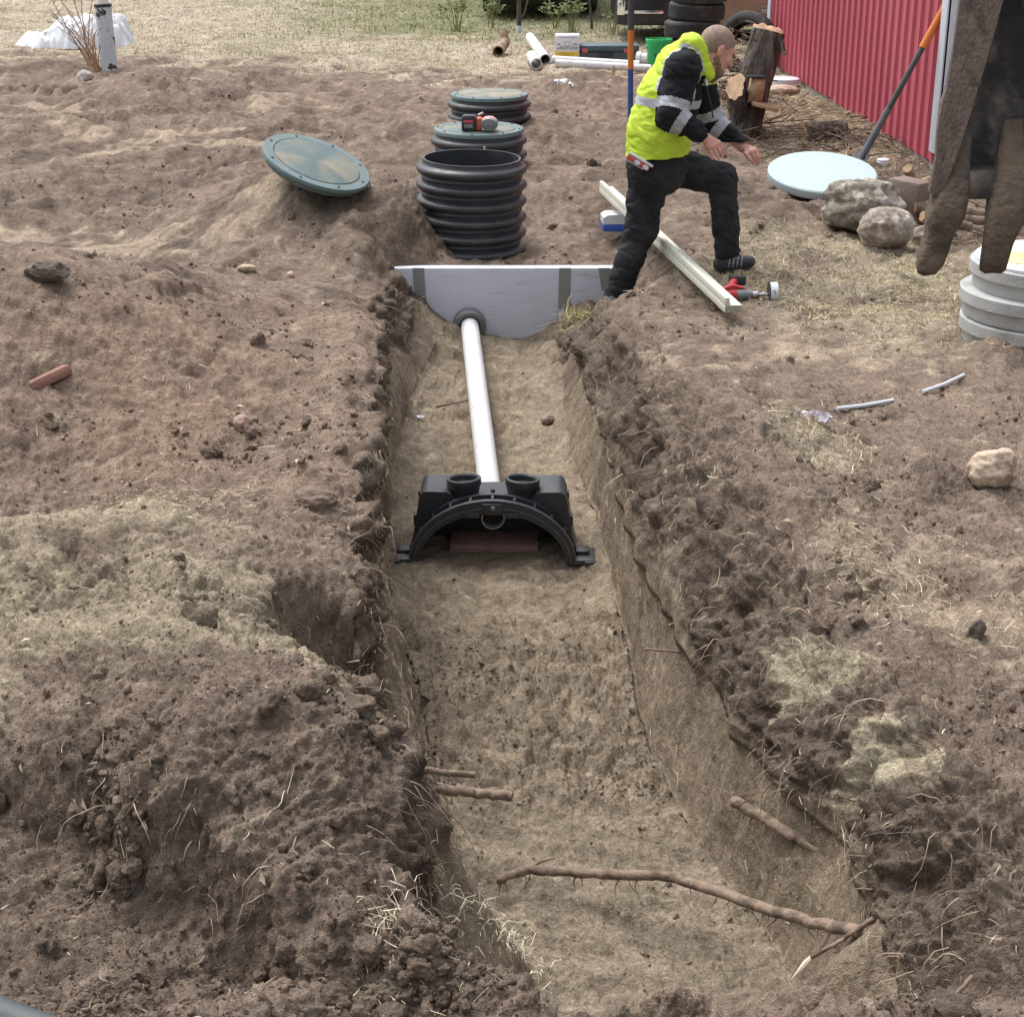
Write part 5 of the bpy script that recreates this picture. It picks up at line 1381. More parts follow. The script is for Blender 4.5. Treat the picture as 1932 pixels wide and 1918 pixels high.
o = MB().lathe([(.001, .012), (.10, .012), (.115, .004), (.115, 0), (.001, 0)], 40).obj('yellow_cap', M['yellow_plastic'], None); yp = PY(1925, 498, cr.y - .05); o.location = (yp.x + .02, yp.y, cr.z + .1325 * 3 + .021); tag(o, 'round pale yellow cap on the white lid of the rings', 'cap')
cpz = G(1668, 320)
o = MB().lathe([(.001, .068), (.040, .068), (.046, .062), (.046, .05), (.050, .048), (.048, 0), (.001, 0)], 32).obj('pipe_plug', M['white_pvc'], None); o.location = cpz + Vector((0, .05, 0)); tag(o, 'small white pipe cap on the ground near the shovel blade', 'cap')
wl2 = G(1470, 172)
o = MB().lathe([(.001, .05), (.13, .05), (.142, .044), (.142, 0), (.001, 0)], 40).obj('white_tub', M['white_plastic'], None); o.location = wl2 + Vector((.06, .1, .06)); tag(o, 'flat white tub on stones between the trunk and the barn', 'tub')
rock('stone', 'flat grey stone under the white tub beside the barn', 'stone', (1475, 178), (.34, .26, .10), 71, M['rock_pale'], .1, .15, None, .2, 7, 4)
# ---- split firewood behind the boulders
fw_spec = [((1722, 352), (1757, 338), .030, 'pale split log poking out behind the stone block', 'cut_wood'), ((1712, 318), (1722, 342), .03, 'short upright pale split log at the barn corner', 'cut_wood'),
           ((1735, 372), (1775, 366), .035, 'round branch log end just right of the stone block', 'twig'), ((1738, 346), (1800, 330), .055, 'dark bark log at the foot of the barn corner', 'bark'),
           ((1722, 392), (1800, 385), .04, 'grey weathered log under the round branch log', 'twig'), ((1800, 398), (1905, 412), .032, 'grey weathered stick seen between the bucket teeth', 'twig'),
           ((1795, 412), (1910, 420), .028, 'lower grey weathered stick between the bucket teeth', 'twig'), ((1740, 408), (1830, 428), .03, 'greyish split stick lying lowest in the firewood', 'twig')]
for i, ((u0, v0), (u1, v1), r_, lab, mk_) in enumerate(fw_spec):
    yy = P((u0 + u1) / 2, max(v0, v1) + 14, 0).y
    a_, b_ = PY(u0, v0, yy), PY(u1, v1, yy + .12)
    V, F_ = bark_tube((0, 0, 0), b_ - a_, r_, r_ * .92, 18, 12, 30 + i, .12)
    n_ = 18; mb = MB().add(V, F_)
    fl_ = thing('firewood_log', lab, 'log', a_, (0, 0, 0), 'firewood by the barn corner')
    mb.obj('log_side', M[mk_], fl_, angle=None)
    MB().add(V[:n_], [tuple(range(n_))]).add(V[-n_:], [tuple(range(n_ - 1, -1, -1))]).obj('log_end', M['cut_wood'], fl_, smooth=False)

# ---- excavator bucket hanging at the upper right
Zb = 3.95
bu = thing('excavator_bucket', 'muddy excavator bucket with worn teeth hanging at the upper right', 'excavator bucket', PZ(1850, 300, Zb))
o0 = Vector(bu.location)
back = Vector((.14, .95, .10)).normalized()
def bz(u, v, dz=0.0): return PZ(u, v, Zb) + back * dz - o0
def slab(poly, t0, t1, name, m, parent=bu, bev=0):
    n_ = len(poly); V = [bz(u, v, t0) for u, v in poly] + [bz(u, v, t1) for u, v in poly]
    F_ = [tuple(range(n_)), tuple(range(2 * n_ - 1, n_ - 1, -1))] + [(i, n_ + i, n_ + (i + 1) % n_, (i + 1) % n_) for i in range(n_)]
    bm = bmesh.new(); vs_ = [bm.verts.new(v) for v in V]
    for f in F_: bm.faces.new([vs_[i] for i in f])
    if bev: bmesh.ops.bevel(bm, geom=bm.edges[:], offset=bev, segments=2, affect='EDGES', profile=.5)
    bmesh.ops.triangulate(bm, faces=[f for f in bm.faces if len(f.verts) > 4])
    mb = MB(); mb.bm(bm); return mb.obj(name, m, parent, angle=35)
slab([(1848, -260), (1945, -260), (1893, 0), (1876, 62), (1866, 100), (1842, 180), (1822, 245), (1800, 310), (1778, 372), (1752, 366), (1766, 300), (1768, 255), (1775, 196), (1779, 188), (1789, 168), (1800, 90), (1806, 40), (1824, -100)], 0, .035, 'side_cutter', M['bucket_paint'], bu, .003)
# shell: side wall behind the cutter, curved back and lower lip
edge = [(1900, -260), (1885, 0), (1868, 70), (1845, 160), (1822, 235), (1798, 310), (1782, 350), (1775, 380)]
fd = [1, 1, .97, .9, .8, .62, .38, .16]
Wd = 560                                   # width of the bucket in picture units at its own depth
V, F_ = [], []
secs = [(0, .03), (6, .10), (16, .20), (50, .33), (120, .42), (220, .46), (340, .46), (440, .42), (510, .33), (544, .20), (556, .10), (560, .03)]
for (u, v), kd_ in zip(edge, fd):
    for du, dz in secs: V.append(bz(u + du, v, dz * kd_))
ns = len(secs)
for i in range(len(edge) - 1):
    for j in range(ns - 1): F_.append((i * ns + j, i * ns + j + 1, (i + 1) * ns + j + 1, (i + 1) * ns + j))
sh = MB().add(V, F_)
V2 = [v + back * .03 + Vector((0, 0, 0)) for v in V]
sh.add(V2, [f[::-1] for f in F_]); sh.obj('bucket_shell', M['bucket_dark'], bu, angle=None)
slab([(1790, 330), (2330, 330), (2330, 384), (1768, 384)], .03, .085, 'cutting_lip', M['bucket_dark'], bu, .004)
slab([(2335, -260), (2440, -260), (2400, 0), (2345, 372), (2318, 372), (2330, 200), (2345, 0)], 0, .035, 'side_cutter', M['bucket_paint'], bu, .003)
def tooth(uo, vo, lean):
    c = [(1822, 235, 17), (1812, 290, 25), (1804, 335, 31), (1795, 381, 33), (1786, 415, 34), (1777, 440, 28), (1771, 460, 25), (1763, 487, 25), (1758, 508, 23), (1756, 519, 16), (1756, 523, 5)]
    V, F_ = [], []; n_ = 20
    for i, (u, v, hw) in enumerate(c):
        th_ = [.020, .034, .050, .058, .056, .050, .044, .038, .030, .020, .006][i]
        for j in range(n_):
            a_ = 2 * math.pi * j / n_; ca, sa = math.cos(a_), math.sin(a_)
            ca = math.copysign(abs(ca) ** .6, ca); sa = math.copysign(abs(sa) ** .6, sa)
            V.append(bz(u + uo + lean * (v - 255) / 260 + 1.12 * hw * ca, v + vo, .045 + [.06, .03, .01, 0, 0, 0, 0, 0, 0, 0, 0][i] + th_ * sa))
    for i in range(len(c) - 1):
        for j in range(n_): F_.append((i * n_ + j, i * n_ + (j + 1) % n_, (i + 1) * n_ + (j + 1) % n_, (i + 1) * n_ + j))
    F_ += [tuple(range(n_)), tuple(range(len(c) * n_ - 1, len(c) * n_ - n_ - 1, -1))]
    V = [v_ + Vector((float(n3d(np.array([v_[:]]) * 11 + uo, 7)[0]) * .012 + float(n3d(np.array([v_[:]]) * 34 + uo, 9)[0]) * .004,) * 3) for v_ in V]
    MB().add(V, F_).obj('tooth', M['tooth'], bu, angle=None)
for uo, vo, ln in ((0, 0, 0), (103, 8, 16), (225, 14, 24), (345, 18, 30), (465, 20, 34)): tooth(uo, vo, ln)
# stick of the excavator above the frame
MB().box((0, 0, 0), (.26, .34, 1.7), Matrix.Translation(bz(2120, -260, .26) + Vector((0, -.10, .80))) @ Matrix.Rotation(R(14), 4, 'X'), .02).obj('stick_arm', M['bucket_paint'], bu)
MB().box((0, 0, 0), (.44, .30, .22), Matrix.Translation(bz(2120, -240, .25)), .02).obj('mount_bracket', M['bucket_dark'], bu)

# ---- white sheet, vent pole and weeds at the upper left
sp_ = P(128, 70, .02); sw, sh_ = 1.40, .30
V, F_ = [], []; nx, ny = 70, 26
for j in range(ny + 1):
    for i in range(nx + 1):
        s_, t_ = i / nx, j / ny
        x = (s_ - .5) * sw
        env = np.interp(s_, [0, .08, .22, .38, .75, .92, 1], [.02, .15, .19, .30, .40, .34, .02])
        pr = math.sin(math.pi * min(max(t_, 0), 1)) ** .55
        z = env * pr
        yy = (t_ - .5) * .75 * (1 - .25 * abs(2 * s_ - 1))
        f = float(fbm(np.array([s_ * 6.0 + t_ * 2]), np.array([t_ * 2.2 - s_ * 2]), 4, 77)[0])
        cr_ = abs(float(perlin(np.array([s_ * 9 + t_ * 4]), np.array([t_ * 3 - s_ * 4.0]), 78)[0]))
        V.append((x + .02 * f, yy + .05 * f, max(z * (1 + .16 * f) - .05 * (cr_ < .12) * pr - .06 * pr * (.5 - cr_), 0)))
for j in range(ny):
    for i in range(nx): F_.append((j * (nx + 1) + i, j * (nx + 1) + i + 1, (j + 1) * (nx + 1) + i + 1, (j + 1) * (nx + 1) + i))
o = obj('plastic_sheet', V, F_, M['tarp'], None, angle=None); o.location = (sp_.x, sp_.y + .3, gz(sp_.x, sp_.y + .3) - .0); tag(o, 'crumpled white plastic sheet heaped on the grass behind the peeling pole', 'sheet')
vb = G(207, 130); vb.z -= .0
vp = thing('vent_pole', 'white standing pipe with peeling black patches near the plastic sheet', 'pole', vb, (0, R(-1.2), 0))
zt = PY(200, 12, vb.y).z - vb.z
MB().lathe([(.082, -.15), (.082, zt)], 40).obj('pipe_sleeve', M['peel_paint'], vp)
MB().lathe([(.07, zt - .01), (.088, zt - .005), (.088, zt + .02), (.07, zt + .026)], 40).obj('collar', M['black_part'], vp)
MB().lathe([(.062, zt), (.062, zt + .045), (.060, zt + .05), (.060, zt + .5), (.001, zt + .5)], 36).obj('upper_pipe', mat('cream_pvc', (.72, .69, .62), .45), vp)
def weed(name, lab, loc, n, h, spread, mt, leaf=None, seed=1, group=None, lean=(0, 0)):
    r_ = random.Random(seed)
    t_ = thing(name, lab, 'weed', loc, (0, 0, 0), group)
    mb, lf = MB(), MB()
    for k in range(n):
        a_ = r_.uniform(0, 6.28); rr_ = spread * r_.uniform(.2, 1); hh = h * r_.uniform(.55, 1)
        p0 = Vector((r_.uniform(-.05, .05), r_.uniform(-.05, .05), -.02)); p2 = Vector((math.cos(a_) * rr_ + lean[0], math.sin(a_) * rr_ + lean[1], hh)); p1 = (p0 + p2) / 2 + Vector((r_.uniform(-.04, .04), r_.uniform(-.04, .04), .05))
        mb.tube([p0, p1, p2], [.006, .005, .002], 5)
        for q_ in range(r_.randint(2, 5)):
            s_ = r_.uniform(.35, 1); b0 = p1.lerp(p2, s_); b1 = b0 + Vector((r_.uniform(-.1, .1), r_.uniform(-.1, .1), r_.uniform(.03, .12)))
            mb.tube([b0, b1], [.003, .0014], 4)
            if leaf:
                for z_ in range(5):
                    c0 = b0.lerp(b1, r_.random()) ; s1 = r_.uniform(.014, .032); d1 = Vector((r_.uniform(-1, 1), r_.uniform(-1, 1), r_.uniform(-.2, .9))).normalized(); d2 = d1.orthogonal().normalized()
                    lf.add([c0, c0 + d1 * s1 + d2 * s1 * .4, c0 + d1 * s1 * 2.2, c0 + d1 * s1 - d2 * s1 * .4], [(0, 1, 2, 3)])
    mb.obj('stems', mt, t_)
    if leaf: lf.obj('leaves', leaf, t_, smooth=False)
    return t_
weed('dry_weed', 'dry orange brown weed stalks at the foot of the peeling pole', vb + Vector((-.12, -.02, 0)), 15, .58, .34, M['weed_stem'], None, 3, None, (-.16, 0))
weed('dry_weed', 'greyish branching weed in front of the white sheet', vb + Vector((-.28, .4, 0)), 10, .85, .3, M['weed_grey'], None, 5, None, (-.12, 0))
gsp = [((1078, 46), 9, .42, .2, 'tall green weed with pale flower tips right of the sapling'), ((862, 40), 12, .40, .25, 'leafy green weed left of the dark truck'), ((925, 38), 8, .42, .16, 'narrow green weed by the left truck tyre'),
       ((1250, 60), 10, .2, .25, 'low green weed in front of the tan car'), ((1160, 52), 5, .3, .1, 'thin yellowish weed between the truck and the car'), ((1050, 40), 7, .3, .18, 'short green weed just right of the sapling base')]
for i, ((u, v), n_, h_, s_, lab) in enumerate(gsp): weed('green_weed', lab, on(u, v, 0), n_, h_, s_, M['weed_green'], M['weed_green'], 20 + i, 'green weeds along the parked vehicles')
sl = on(979, 46, 0)
sap = thing('sapling', 'thin bare sapling with a white painted base in front of the truck', 'sapling', sl)
MB().tube([(0, 0, -.05), (.0, 0, .4), (-.02, 0, 1.0), (.03, 0, 1.9), (.0, 0, 2.6)], [.034, .030, .026, .02, .008], 10).obj('trunk', M['bark'], sap)
MB().cyl((0, 0, -.02), (0, 0, .09), .037).obj('painted_base', M['white_trim'], sap)
mb = MB().tube([(0, 0, .16), (.07, -.02, .24), (.12, -.02, .42), (.11, 0, .8)], [.014, .013, .011, .005], 8)
lf = MB(); r_ = random.Random(4)
for k in range(16):
    z_ = r_.uniform(.9, 2.5); a_ = r_.uniform(0, 6.28); e_ = Vector((math.cos(a_) * .45, math.sin(a_) * .45, z_ + .3)); mb.tube([(0, 0, z_), e_], [.008, .003], 5)
    for q_ in range(22):
        c0 = Vector((0, 0, z_)).lerp(e_, r_.uniform(.3, 1.05)) + Vector((r_.uniform(-.06, .06), r_.uniform(-.06, .06), r_.uniform(-.05, .05))); s1 = .03; d1 = Vector((r_.uniform(-1, 1), r_.uniform(-1, 1), r_.uniform(-.5, .5))).normalized(); d2 = d1.orthogonal()
        lf.add([c0, c0 + d1 * s1 + d2 * s1 * .4, c0 + d1 * s1 * 2, c0 + d1 * s1 - d2 * s1 * .4], [(0, 1, 2, 3)])
mb.obj('branches', M['twig_dark'], sap); lf.obj('leaves', M['weed_green'], sap, smooth=False)
sl2 = on(1118, 42, 0)
o = MB().tube([(0, 0, -.05), (-.04, 0, .35), (-.08, .02, 1.2)], [.018, .015, .01], 8).obj('thin_stake', M['bark'], None); o.location = sl2; tag(o, 'thin dark leaning stake beside the right truck tyre', 'stake')
# ================================================================== ROOTS, LITTER AND OTHER NAMED SMALL THINGS
def branch(name, lab, cat, pts, rad, m, group=None, side=(), seed=1, hairs=0):
    r_ = random.Random(seed)
    W = [P(u, v, z) for u, v, z in pts]
    b0 = W[0]; t_ = thing(name, lab, cat, b0, (0, 0, 0), group)
    # resample with a little wobble
    fine, rr_ = [], []
    n = 7
    for i in range(len(W) - 1):
        for k in range(n):
            s_ = k / n; p = W[i].lerp(W[i + 1], s_)
            w_ = .25 * rad[0]
            fine.append(p - b0 + Vector((r_.uniform(-w_, w_), r_.uniform(-w_, w_), r_.uniform(-w_, w_)))); rr_.append((rad[0] + (rad[1] - rad[0]) * (i + s_) / (len(W) - 1)) * r_.uniform(.94, 1.06))
    fine.append(W[-1] - b0); rr_.append(rad[1])
    mb = MB().tube(fine, rr_, 12); cnt = 0
    for (i, du, dv_, dz, r0) in side:
        a = fine[i]; b = P(pts[0][0], pts[0][1], pts[0][2]); e = a + Vector((du, dv_, dz)); mb.tube([a, (a + e) / 2 + Vector((0, 0, .01)), e], [r0, r0 * .8, r0 * .4], 7); cnt += 1
    for k in range(hairs):
        a = fine[r_.randrange(len(fine))]; e = a + Vector((r_.uniform(-.03, .03), r_.uniform(-.03, .02), -r_.uniform(.02, .07))); mb.tube([a, (a + e) / 2 + Vector((r_.uniform(-.012, .012), 0, 0)), e], [.0022, .0018, .0008], 4); cnt += 1
    mb.obj('stem', m, t_)
    return t_
branch('tree_root', 'longest brown root bent across the near end of the trench', 'root', [(938, 1658, -.66), (1000, 1640, -.645), (1075, 1646, -.62), (1160, 1650, -.59), (1255, 1651, -.55), (1340, 1676, -.51), (1440, 1712, -.46), (1530, 1740, -.40), (1625, 1757, -.33)], (.0135, .0165), M['twig'], 'roots cut by the trench', [(6, .09, .05, .012, .006), (1, -.01, -.01, -.05, .004)], 3, 26)
branch('tree_root', 'thin straight root sticking out of the left trench wall, the upper of two', 'root', [(690, 1446, -.36), (780, 1451, -.41), (896, 1461, -.44)], (.011, .0105), M['twig'], 'roots cut by the trench', (), 5, 3)
branch('tree_root', 'thicker straight root sticking out of the left trench wall, the lower of two', 'root', [(745, 1476, -.38), (850, 1491, -.42), (905, 1495, -.43), (966, 1503, -.44)], (.017, .015), M['twig'], 'roots cut by the trench', (), 6, 4)
branch('tree_root', 'stout cut root slanting out of the right trench wall', 'root', [(1388, 1512, -.40), (1430, 1535, -.405), (1475, 1563, -.41), (1550, 1604, -.40)], (.0175, .0165), M['twig'], 'roots cut by the trench', [(10, -.02, -.02, -.05, .004), (5, .02, -.01, -.04, .003)], 8, 8)
branch('tree_root', 'slim pale root curling from the upper right trench wall', 'root', [(1262, 1181, -.32), (1290, 1166, -.31), (1335, 1146, -.28)], (.0055, .009), M['twig'], 'roots cut by the trench', (), 9, 2)
branch('tree_root', 'long thin reddish root lying over the right wall below the bank', 'root', [(1216, 1224, -.36), (1300, 1231, -.33), (1345, 1246, -.31), (1432, 1272, -.25)], (.004, .004), M['twig'], 'roots cut by the trench', [(14, .02, -.02, -.08, .003)], 10, 4)
branch('dead_stick', 'grey stick with a frayed white tip pointing down into the near end of the trench', 'stick', [(1648, 1732, -.24), (1590, 1772, -.30), (1530, 1805, -.36)], (.0062, .005), M['twig'], None, (), 12, 0)
fr_ = bpy.data.objects['dead_stick']; a = P(1532, 1804, -.36) - Vector(fr_.location); b = P(1492, 1848, -.42) - Vector(fr_.location)
MB().tube([a, a.lerp(b, .3), b], [.006, .009, .001], 8).obj('frayed_tip', M['leaf_pale'], fr_)
branch('dead_stick', 'short straight stick in the dark soil at the lower right corner', 'stick', [(1762, 1916, -.12), (1800, 1880, -.10), (1836, 1840, -.06)], (.006, .005), M['twig'], None, (), 13)
branch('dead_stick', 'small dark twig lying on the sand beside the white pipe', 'stick', [(822, 768, -.60), (850, 762, -.59), (884, 755, -.585)], (.006, .003), M['twig_dark'], None, (), 14)
def strip(lab, uvs, r_, m, name='plastic_strip', cat='strip'):
    W = [G(u, v, .012) for u, v in uvs]; b0 = W[0]
    o = MB().tube([p - b0 for p in W], r_, 10).obj(name, m, None); o.location = b0; return tag(o, lab, cat)
strip('longer white plastic rod half buried on the right bank', [(1578, 776), (1630, 770), (1684, 760)], .0085, M['white_plastic'])
strip('shorter white plastic rod piece lying farther right on the bank', [(1740, 744), (1780, 730), (1818, 712)], .0085, M['white_plastic'])
wp = G(1535, 790)
V, F_ = [], []
for j in range(9):
    for i in range(17):
        s_, t_ = i / 16 - .5, j / 8 - .5
        V.append((s_ * .15, t_ * .05 * (1 - .4 * s_), .015 + .02 * float(fbm(np.array([s_ * 5.]), np.array([t_ * 4.]), 3, 8)[0]) + .012 * math.cos(t_ * 5)))
for j in range(8):
    for i in range(16): F_.append((j * 17 + i, j * 17 + i + 1, (j + 1) * 17 + i + 1, (j + 1) * 17 + i))
o = obj('candy_wrapper', V, F_, M['litter'], None); o.location = wp; o.rotation_euler = (R(12), 0, R(-18)); tag(o, 'crumpled shiny pinkish wrapper on the straw of the right bank', 'wrapper')
for i, ((u, v), s_, rz, lab) in enumerate((((1060, 157), .14, .4, 'white paper scrap lying on the soil in front of the crosswise pipes'), ((1078, 163), .09, 1.5, 'small white scrap beside the larger paper scrap'), ((793, 792), .035, .2, 'tiny white chip on the trench sand left of the pipe'), ((1063, 105), .12, 2.0, 'white litter strip beside the white carton'))):
    p = G(u, v, .02); V, F_ = [], []
    for j in range(5):
        for k in range(7): V.append(((k / 6 - .5) * s_, (j / 4 - .5) * s_ * .6, s_ * .25 * float(perlin(np.array([k * .6 + i]), np.array([j * .6]), 5)[0])))
    for j in range(4):
        for k in range(6): F_.append((j * 7 + k, j * 7 + k + 1, (j + 1) * 7 + k + 1, (j + 1) * 7 + k))
    o = obj('paper_scrap', V, F_, M['tarp'], None); o.location = p; o.rotation_euler = (R(25), 0, rz); tag(o, lab, 'scrap')
re_ = [P(u, v, .03) for u, v in ((-160, 1850), (-60, 1893), (10, 1923), (90, 1954), (200, 1990), (330, 2030))]
o = MB().tube([p - re_[2] for p in re_], .040, 20).obj('rubber_hose', M['rubber_edge'], None); o.location = re_[2]; tag(o, 'thick dark grey rubber hose at the bottom left corner', 'hose')

# ================================================================== STUFF: CLODS, STRAW, ROOT HAIRS, GRASS
PF = Pos.reshape(-1, 3); NF = Nn.reshape(-1, 3); CF = np.clip(C, .01, .9).reshape(-1, 3)
area = (np.linalg.norm(dc, axis=-1) * np.linalg.norm(drw, axis=-1)).reshape(-1)
vis = (np.abs(X) < VS[:, None] + .35) & (Y > 2.35) & (Y < 34)
area = area * vis.reshape(-1)
def pick(wgt, n):
    p = np.clip(wgt.reshape(-1), 0, None) * area; p = p / p.sum()
    c = np.cumsum(p); return np.minimum(np.searchsorted(c, rng.random(n)), len(c) - 1)
def rot_rand(n):
    q_ = rng.normal(size=(n, 4)); q_ /= np.linalg.norm(q_, axis=1, keepdims=True); a, b, c, d = q_.T
    return np.stack([np.stack([1 - 2 * (c * c + d * d), 2 * (b * c - a * d), 2 * (b * d + a * c)], -1), np.stack([2 * (b * c + a * d), 1 - 2 * (b * b + d * d), 2 * (c * d - a * b)], -1),
                     np.stack([2 * (b * d - a * c), 2 * (c * d + a * b), 1 - 2 * (b * b + c * c)], -1)], 1)
def clods(name, lab, wgt, n, smin, smax, pw, sub, tint=(.75, 1.12), sink=.25):
    ids = pick(wgt, n)
    sz = smin * (smax / smin) ** (rng.random(n) ** pw)
    shp = [rock_mesh((1, 1, 1), 300 + k, sub, .5 if sub > 2 else .35, facets=16)[0] for k in range(9)]
    Fi = ico(sub)[1]; nv_ = len(shp[0])
    Rr = rot_rand(n); sc = sz[:, None] * rng.uniform(.5, 1.2, (n, 3))
    base_ = np.stack(shp)[rng.integers(0, 9, n)]
    Vv = np.einsum('nij,nkj->nki', Rr, base_ * sc[:, None, :])
    Vv += (PF[ids] + NF[ids] * (sz * (.5 - sink))[:, None])[:, None, :]
    cc = CF[ids] * rng.uniform(tint[0], tint[1], (n, 1))
    Fa = (Fi[None] + (np.arange(n) * nv_)[:, None, None]).reshape(-1, 3)
    o = np_mesh(name, Vv.reshape(-1, 3), Fa, M['clod'], col=np.repeat(cc, nv_, 0))
    return tag(o, lab, 'soil clods', kind='stuff')
noroad = (1 - np.clip(grass, 0, 1)) * (1 - .97 * isfloor) * (1 - .7 * np.clip(pale, 0, 1)) * (1 - .8 * lawnR) * (Y < 16)
patch = np.clip(.12 + 1.5 * sstep(.0, .6, fbm(q * 1.7, Y * 1.7, 3, 201)), 0, 1.6)
nearw = 1 / np.maximum(Y, 2.5) ** 1.5
lowleft = 1.2 * bl(1780, 905, .2, .12) + bl(300, 1700, 1.1, .8, 0, 0, 1.4, .2) + .8 * bl(1100, 1910, .9, .25, -.15) + .6 * bl(1600, 1850, .5, .4, -.1) + .5 * bl(330, 870, .6, .3, 0) + .5 * bl(1450, 1250, .3, .6, 0)
clods('soil_clods', 'larger broken lumps of dark soil on the banks', noroad * patch * (.25 + 2.2 * lowleft) * nearw * (1 - iswall), 700, .026, .090, 2.6, 4, (.75, 1.05), .42)
clods('soil_crumbs', 'small soil crumbs scattered over the banks', noroad * patch * (.5 + 1.0 * lowleft) * nearw * (1 - iswall), 7000, .008, .030, 2.0, 2, (.8, 1.12), .36)
clods('soil_grains', 'finest soil grains scattered over the banks', noroad * (.4 + patch + lowleft) * nearw * (1 - .9 * iswall), 24000, .004, .011, 1.4, 1, (.8, 1.15), .3)
clods('trench_crumbs', 'sandy crumbs on the trench floor', isfloor * (.12 + 1.2 * fp * (.3 + patch)) * nearw, 3500, .004, .020, 2.2, 2, (1.0, 1.12), .5)
def ribbons(name, lab, cat, pts, width, colr, m=None):
    """pts (n,k,3) -> flat strips with random side vectors"""
    n, k, _ = pts.shape
    d = pts[:, -1] - pts[:, 0]; s_ = np.cross(d, rng.normal(size=(n, 3))); s_ /= np.linalg.norm(s_, axis=1, keepdims=True) + 1e-9
    tap = np.linspace(1, .35, k)[None, :, None]
    off = s_[:, None, :] * (width[:, None, None] / 2) * tap
    Vv = np.stack([pts - off, pts + off], 2).reshape(n, k * 2, 3)
    f = np.array([[2 * i, 2 * i + 1, 2 * i + 3, 2 * i + 2] for i in range(k - 1)])
    Fa = (f[None] + (np.arange(n) * k * 2)[:, None, None]).reshape(-1, 4)
    o = np_mesh(name, Vv.reshape(-1, 3), Fa, m or M['blade'], col=np.repeat(colr, k * 2, 0))
    return tag(o, lab, cat, kind='stuff')
def lying(wgt, n, l0, l1, k=4, lift=.004, curl=.35, rise=.15):
    ids = pick(wgt, n); p = PF[ids]; nn = NF[ids]
    d = rng.normal(size=(n, 3)); d -= nn * (d * nn).sum(1, keepdims=True); d /= np.linalg.norm(d, axis=1, keepdims=True)
    L_ = l0 * (l1 / l0) ** rng.random(n) ; e = np.cross(nn, d)
    t = np.linspace(-.5, .5, k)
    cv = rng.normal(size=n) * curl; rs = rng.normal(size=n) * rise
    pts = p[:, None] + nn[:, None] * (lift + (np.abs(rs) * L_)[:, None, None] * (t[None, :, None] + .5) + .0) + d[:, None] * (L_[:, None] * t[None])[..., None] + e[:, None] * ((cv * L_)[:, None] * (t[None] ** 2))[..., None]
    return pts, L_
def tint_(n, a, b, j=.15):
    u = rng.random((n, 1)); return (np.array(a) * (1 - u) + np.array(b) * u) * rng.uniform(1 - j, 1 + j, (n, 1))
strawm = np.clip(2.4 * bl(330, 930, .35, .16, .02, -.3) + 1.3 * bl(330, 985, .22, .12, .02) + 1.2 * bl(500, 830, .07, .12) + 1.2 * bl(695, 930, .07, .5, -.05) + .8 * bl(715, 1120, .08, .5, -.05)  + 1.6 * bl(740, 1690, .05, .08) +
                 2.6 * bl(1545, 840, .17, .22, 0) + 1.0 * bl(1330, 880, .12, .2, 0) + .9 * bl(1700, 640, .3, .25, 0) + .6 * bl(1640, 1080, .3, .3, 0) + .5 * bl(1900, 1180, .3, .3, 0) + .7 * bl(1620, 1130, .2, .2, 0), 0, 3)
pts, L_ = lying((strawm + .10 * patch * (Y < 10)) * (1 - isfloor) * (1 - grass) * nearw, 7500, .012, .075)
ribbons('dry_straw', 'pale dry straw and grass bits lying on the soil banks', 'straw', pts, rng.uniform(.0011, .0032, len(pts)), tint_(len(pts), (.36, .28, .18), (.68, .59, .43), .2))
pts, L_ = lying((.5 * lawnR + .6 * brush * (Y < 17)) * 1.0, 9000, .02, .09, 4, .004, .3, .3)
ribbons('lawn_straw', 'flattened dry grass on the trodden ground near the boulders', 'grass', pts, rng.uniform(.002, .005, len(pts)), tint_(len(pts), (.42, .35, .20), (.66, .56, .38)))
# root hairs hanging out of the topsoil and curled over the banks
def hanging(wgt, n, l0, l1, k=7):
    ids = pick(wgt, n); p = PF[ids] - NF[ids] * .004; nn = NF[ids]; L_ = l0 * (l1 / l0) ** (rng.random(n) ** 1.5)
    dirv = nn * rng.uniform(.5, 1.1, (n, 1)) + rng.normal(size=(n, 3)) * .55; dirv /= np.linalg.norm(dirv, axis=1, keepdims=True)
    out = [p]; st_ = L_ / (k - 1)
    for i in range(1, k):
        dirv = dirv + np.array([0, 0, -1.0]) * rng.uniform(.2, .7, (n, 1)) + rng.normal(size=(n, 3)) * .28; dirv /= np.linalg.norm(dirv, axis=1, keepdims=True)
        out.append(out[-1] + dirv * st_[:, None])
    return np.stack(out, 1), L_
rw = tops * 1.6 * (depth > .03) + .12 * iswall * layer * (depth < .5) + .5 * (SEG == 6) * np.exp(-dr / .15) * Din + .35 * (SEG == 1) * np.exp(-dl / .1) * Din + .10 * bl(330, 1560, .5, .2, .1) + 1.0 * bl(490, 1600, .12, .08, .05) + .9 * bl(600, 1230, .14, .14, -.1)
pts, L_ = hanging(rw * nearw, 4000, .03, .24)
ribbons('hanging_roots', 'fine torn roots hanging from the topsoil along the trench walls', 'roots', pts, rng.uniform(.0014, .0042, len(pts)), tint_(len(pts), (.13, .09, .065), (.36, .27, .19), .25))
pts, L_ = hanging((2.2 * bl(480, 1600, .10, .06, .05) + 1.2 * bl(360, 1530, .16, .06, .08) + .8 * bl(770, 1700, .06, .1, 0)) * nearw, 60, .04, .16)
ribbons('straw_roots', 'long pale roots trailing down the dark bank at the lower left', 'roots', pts, rng.uniform(.0014, .003, len(pts)), tint_(len(pts), (.42, .32, .22), (.66, .56, .42), .2))
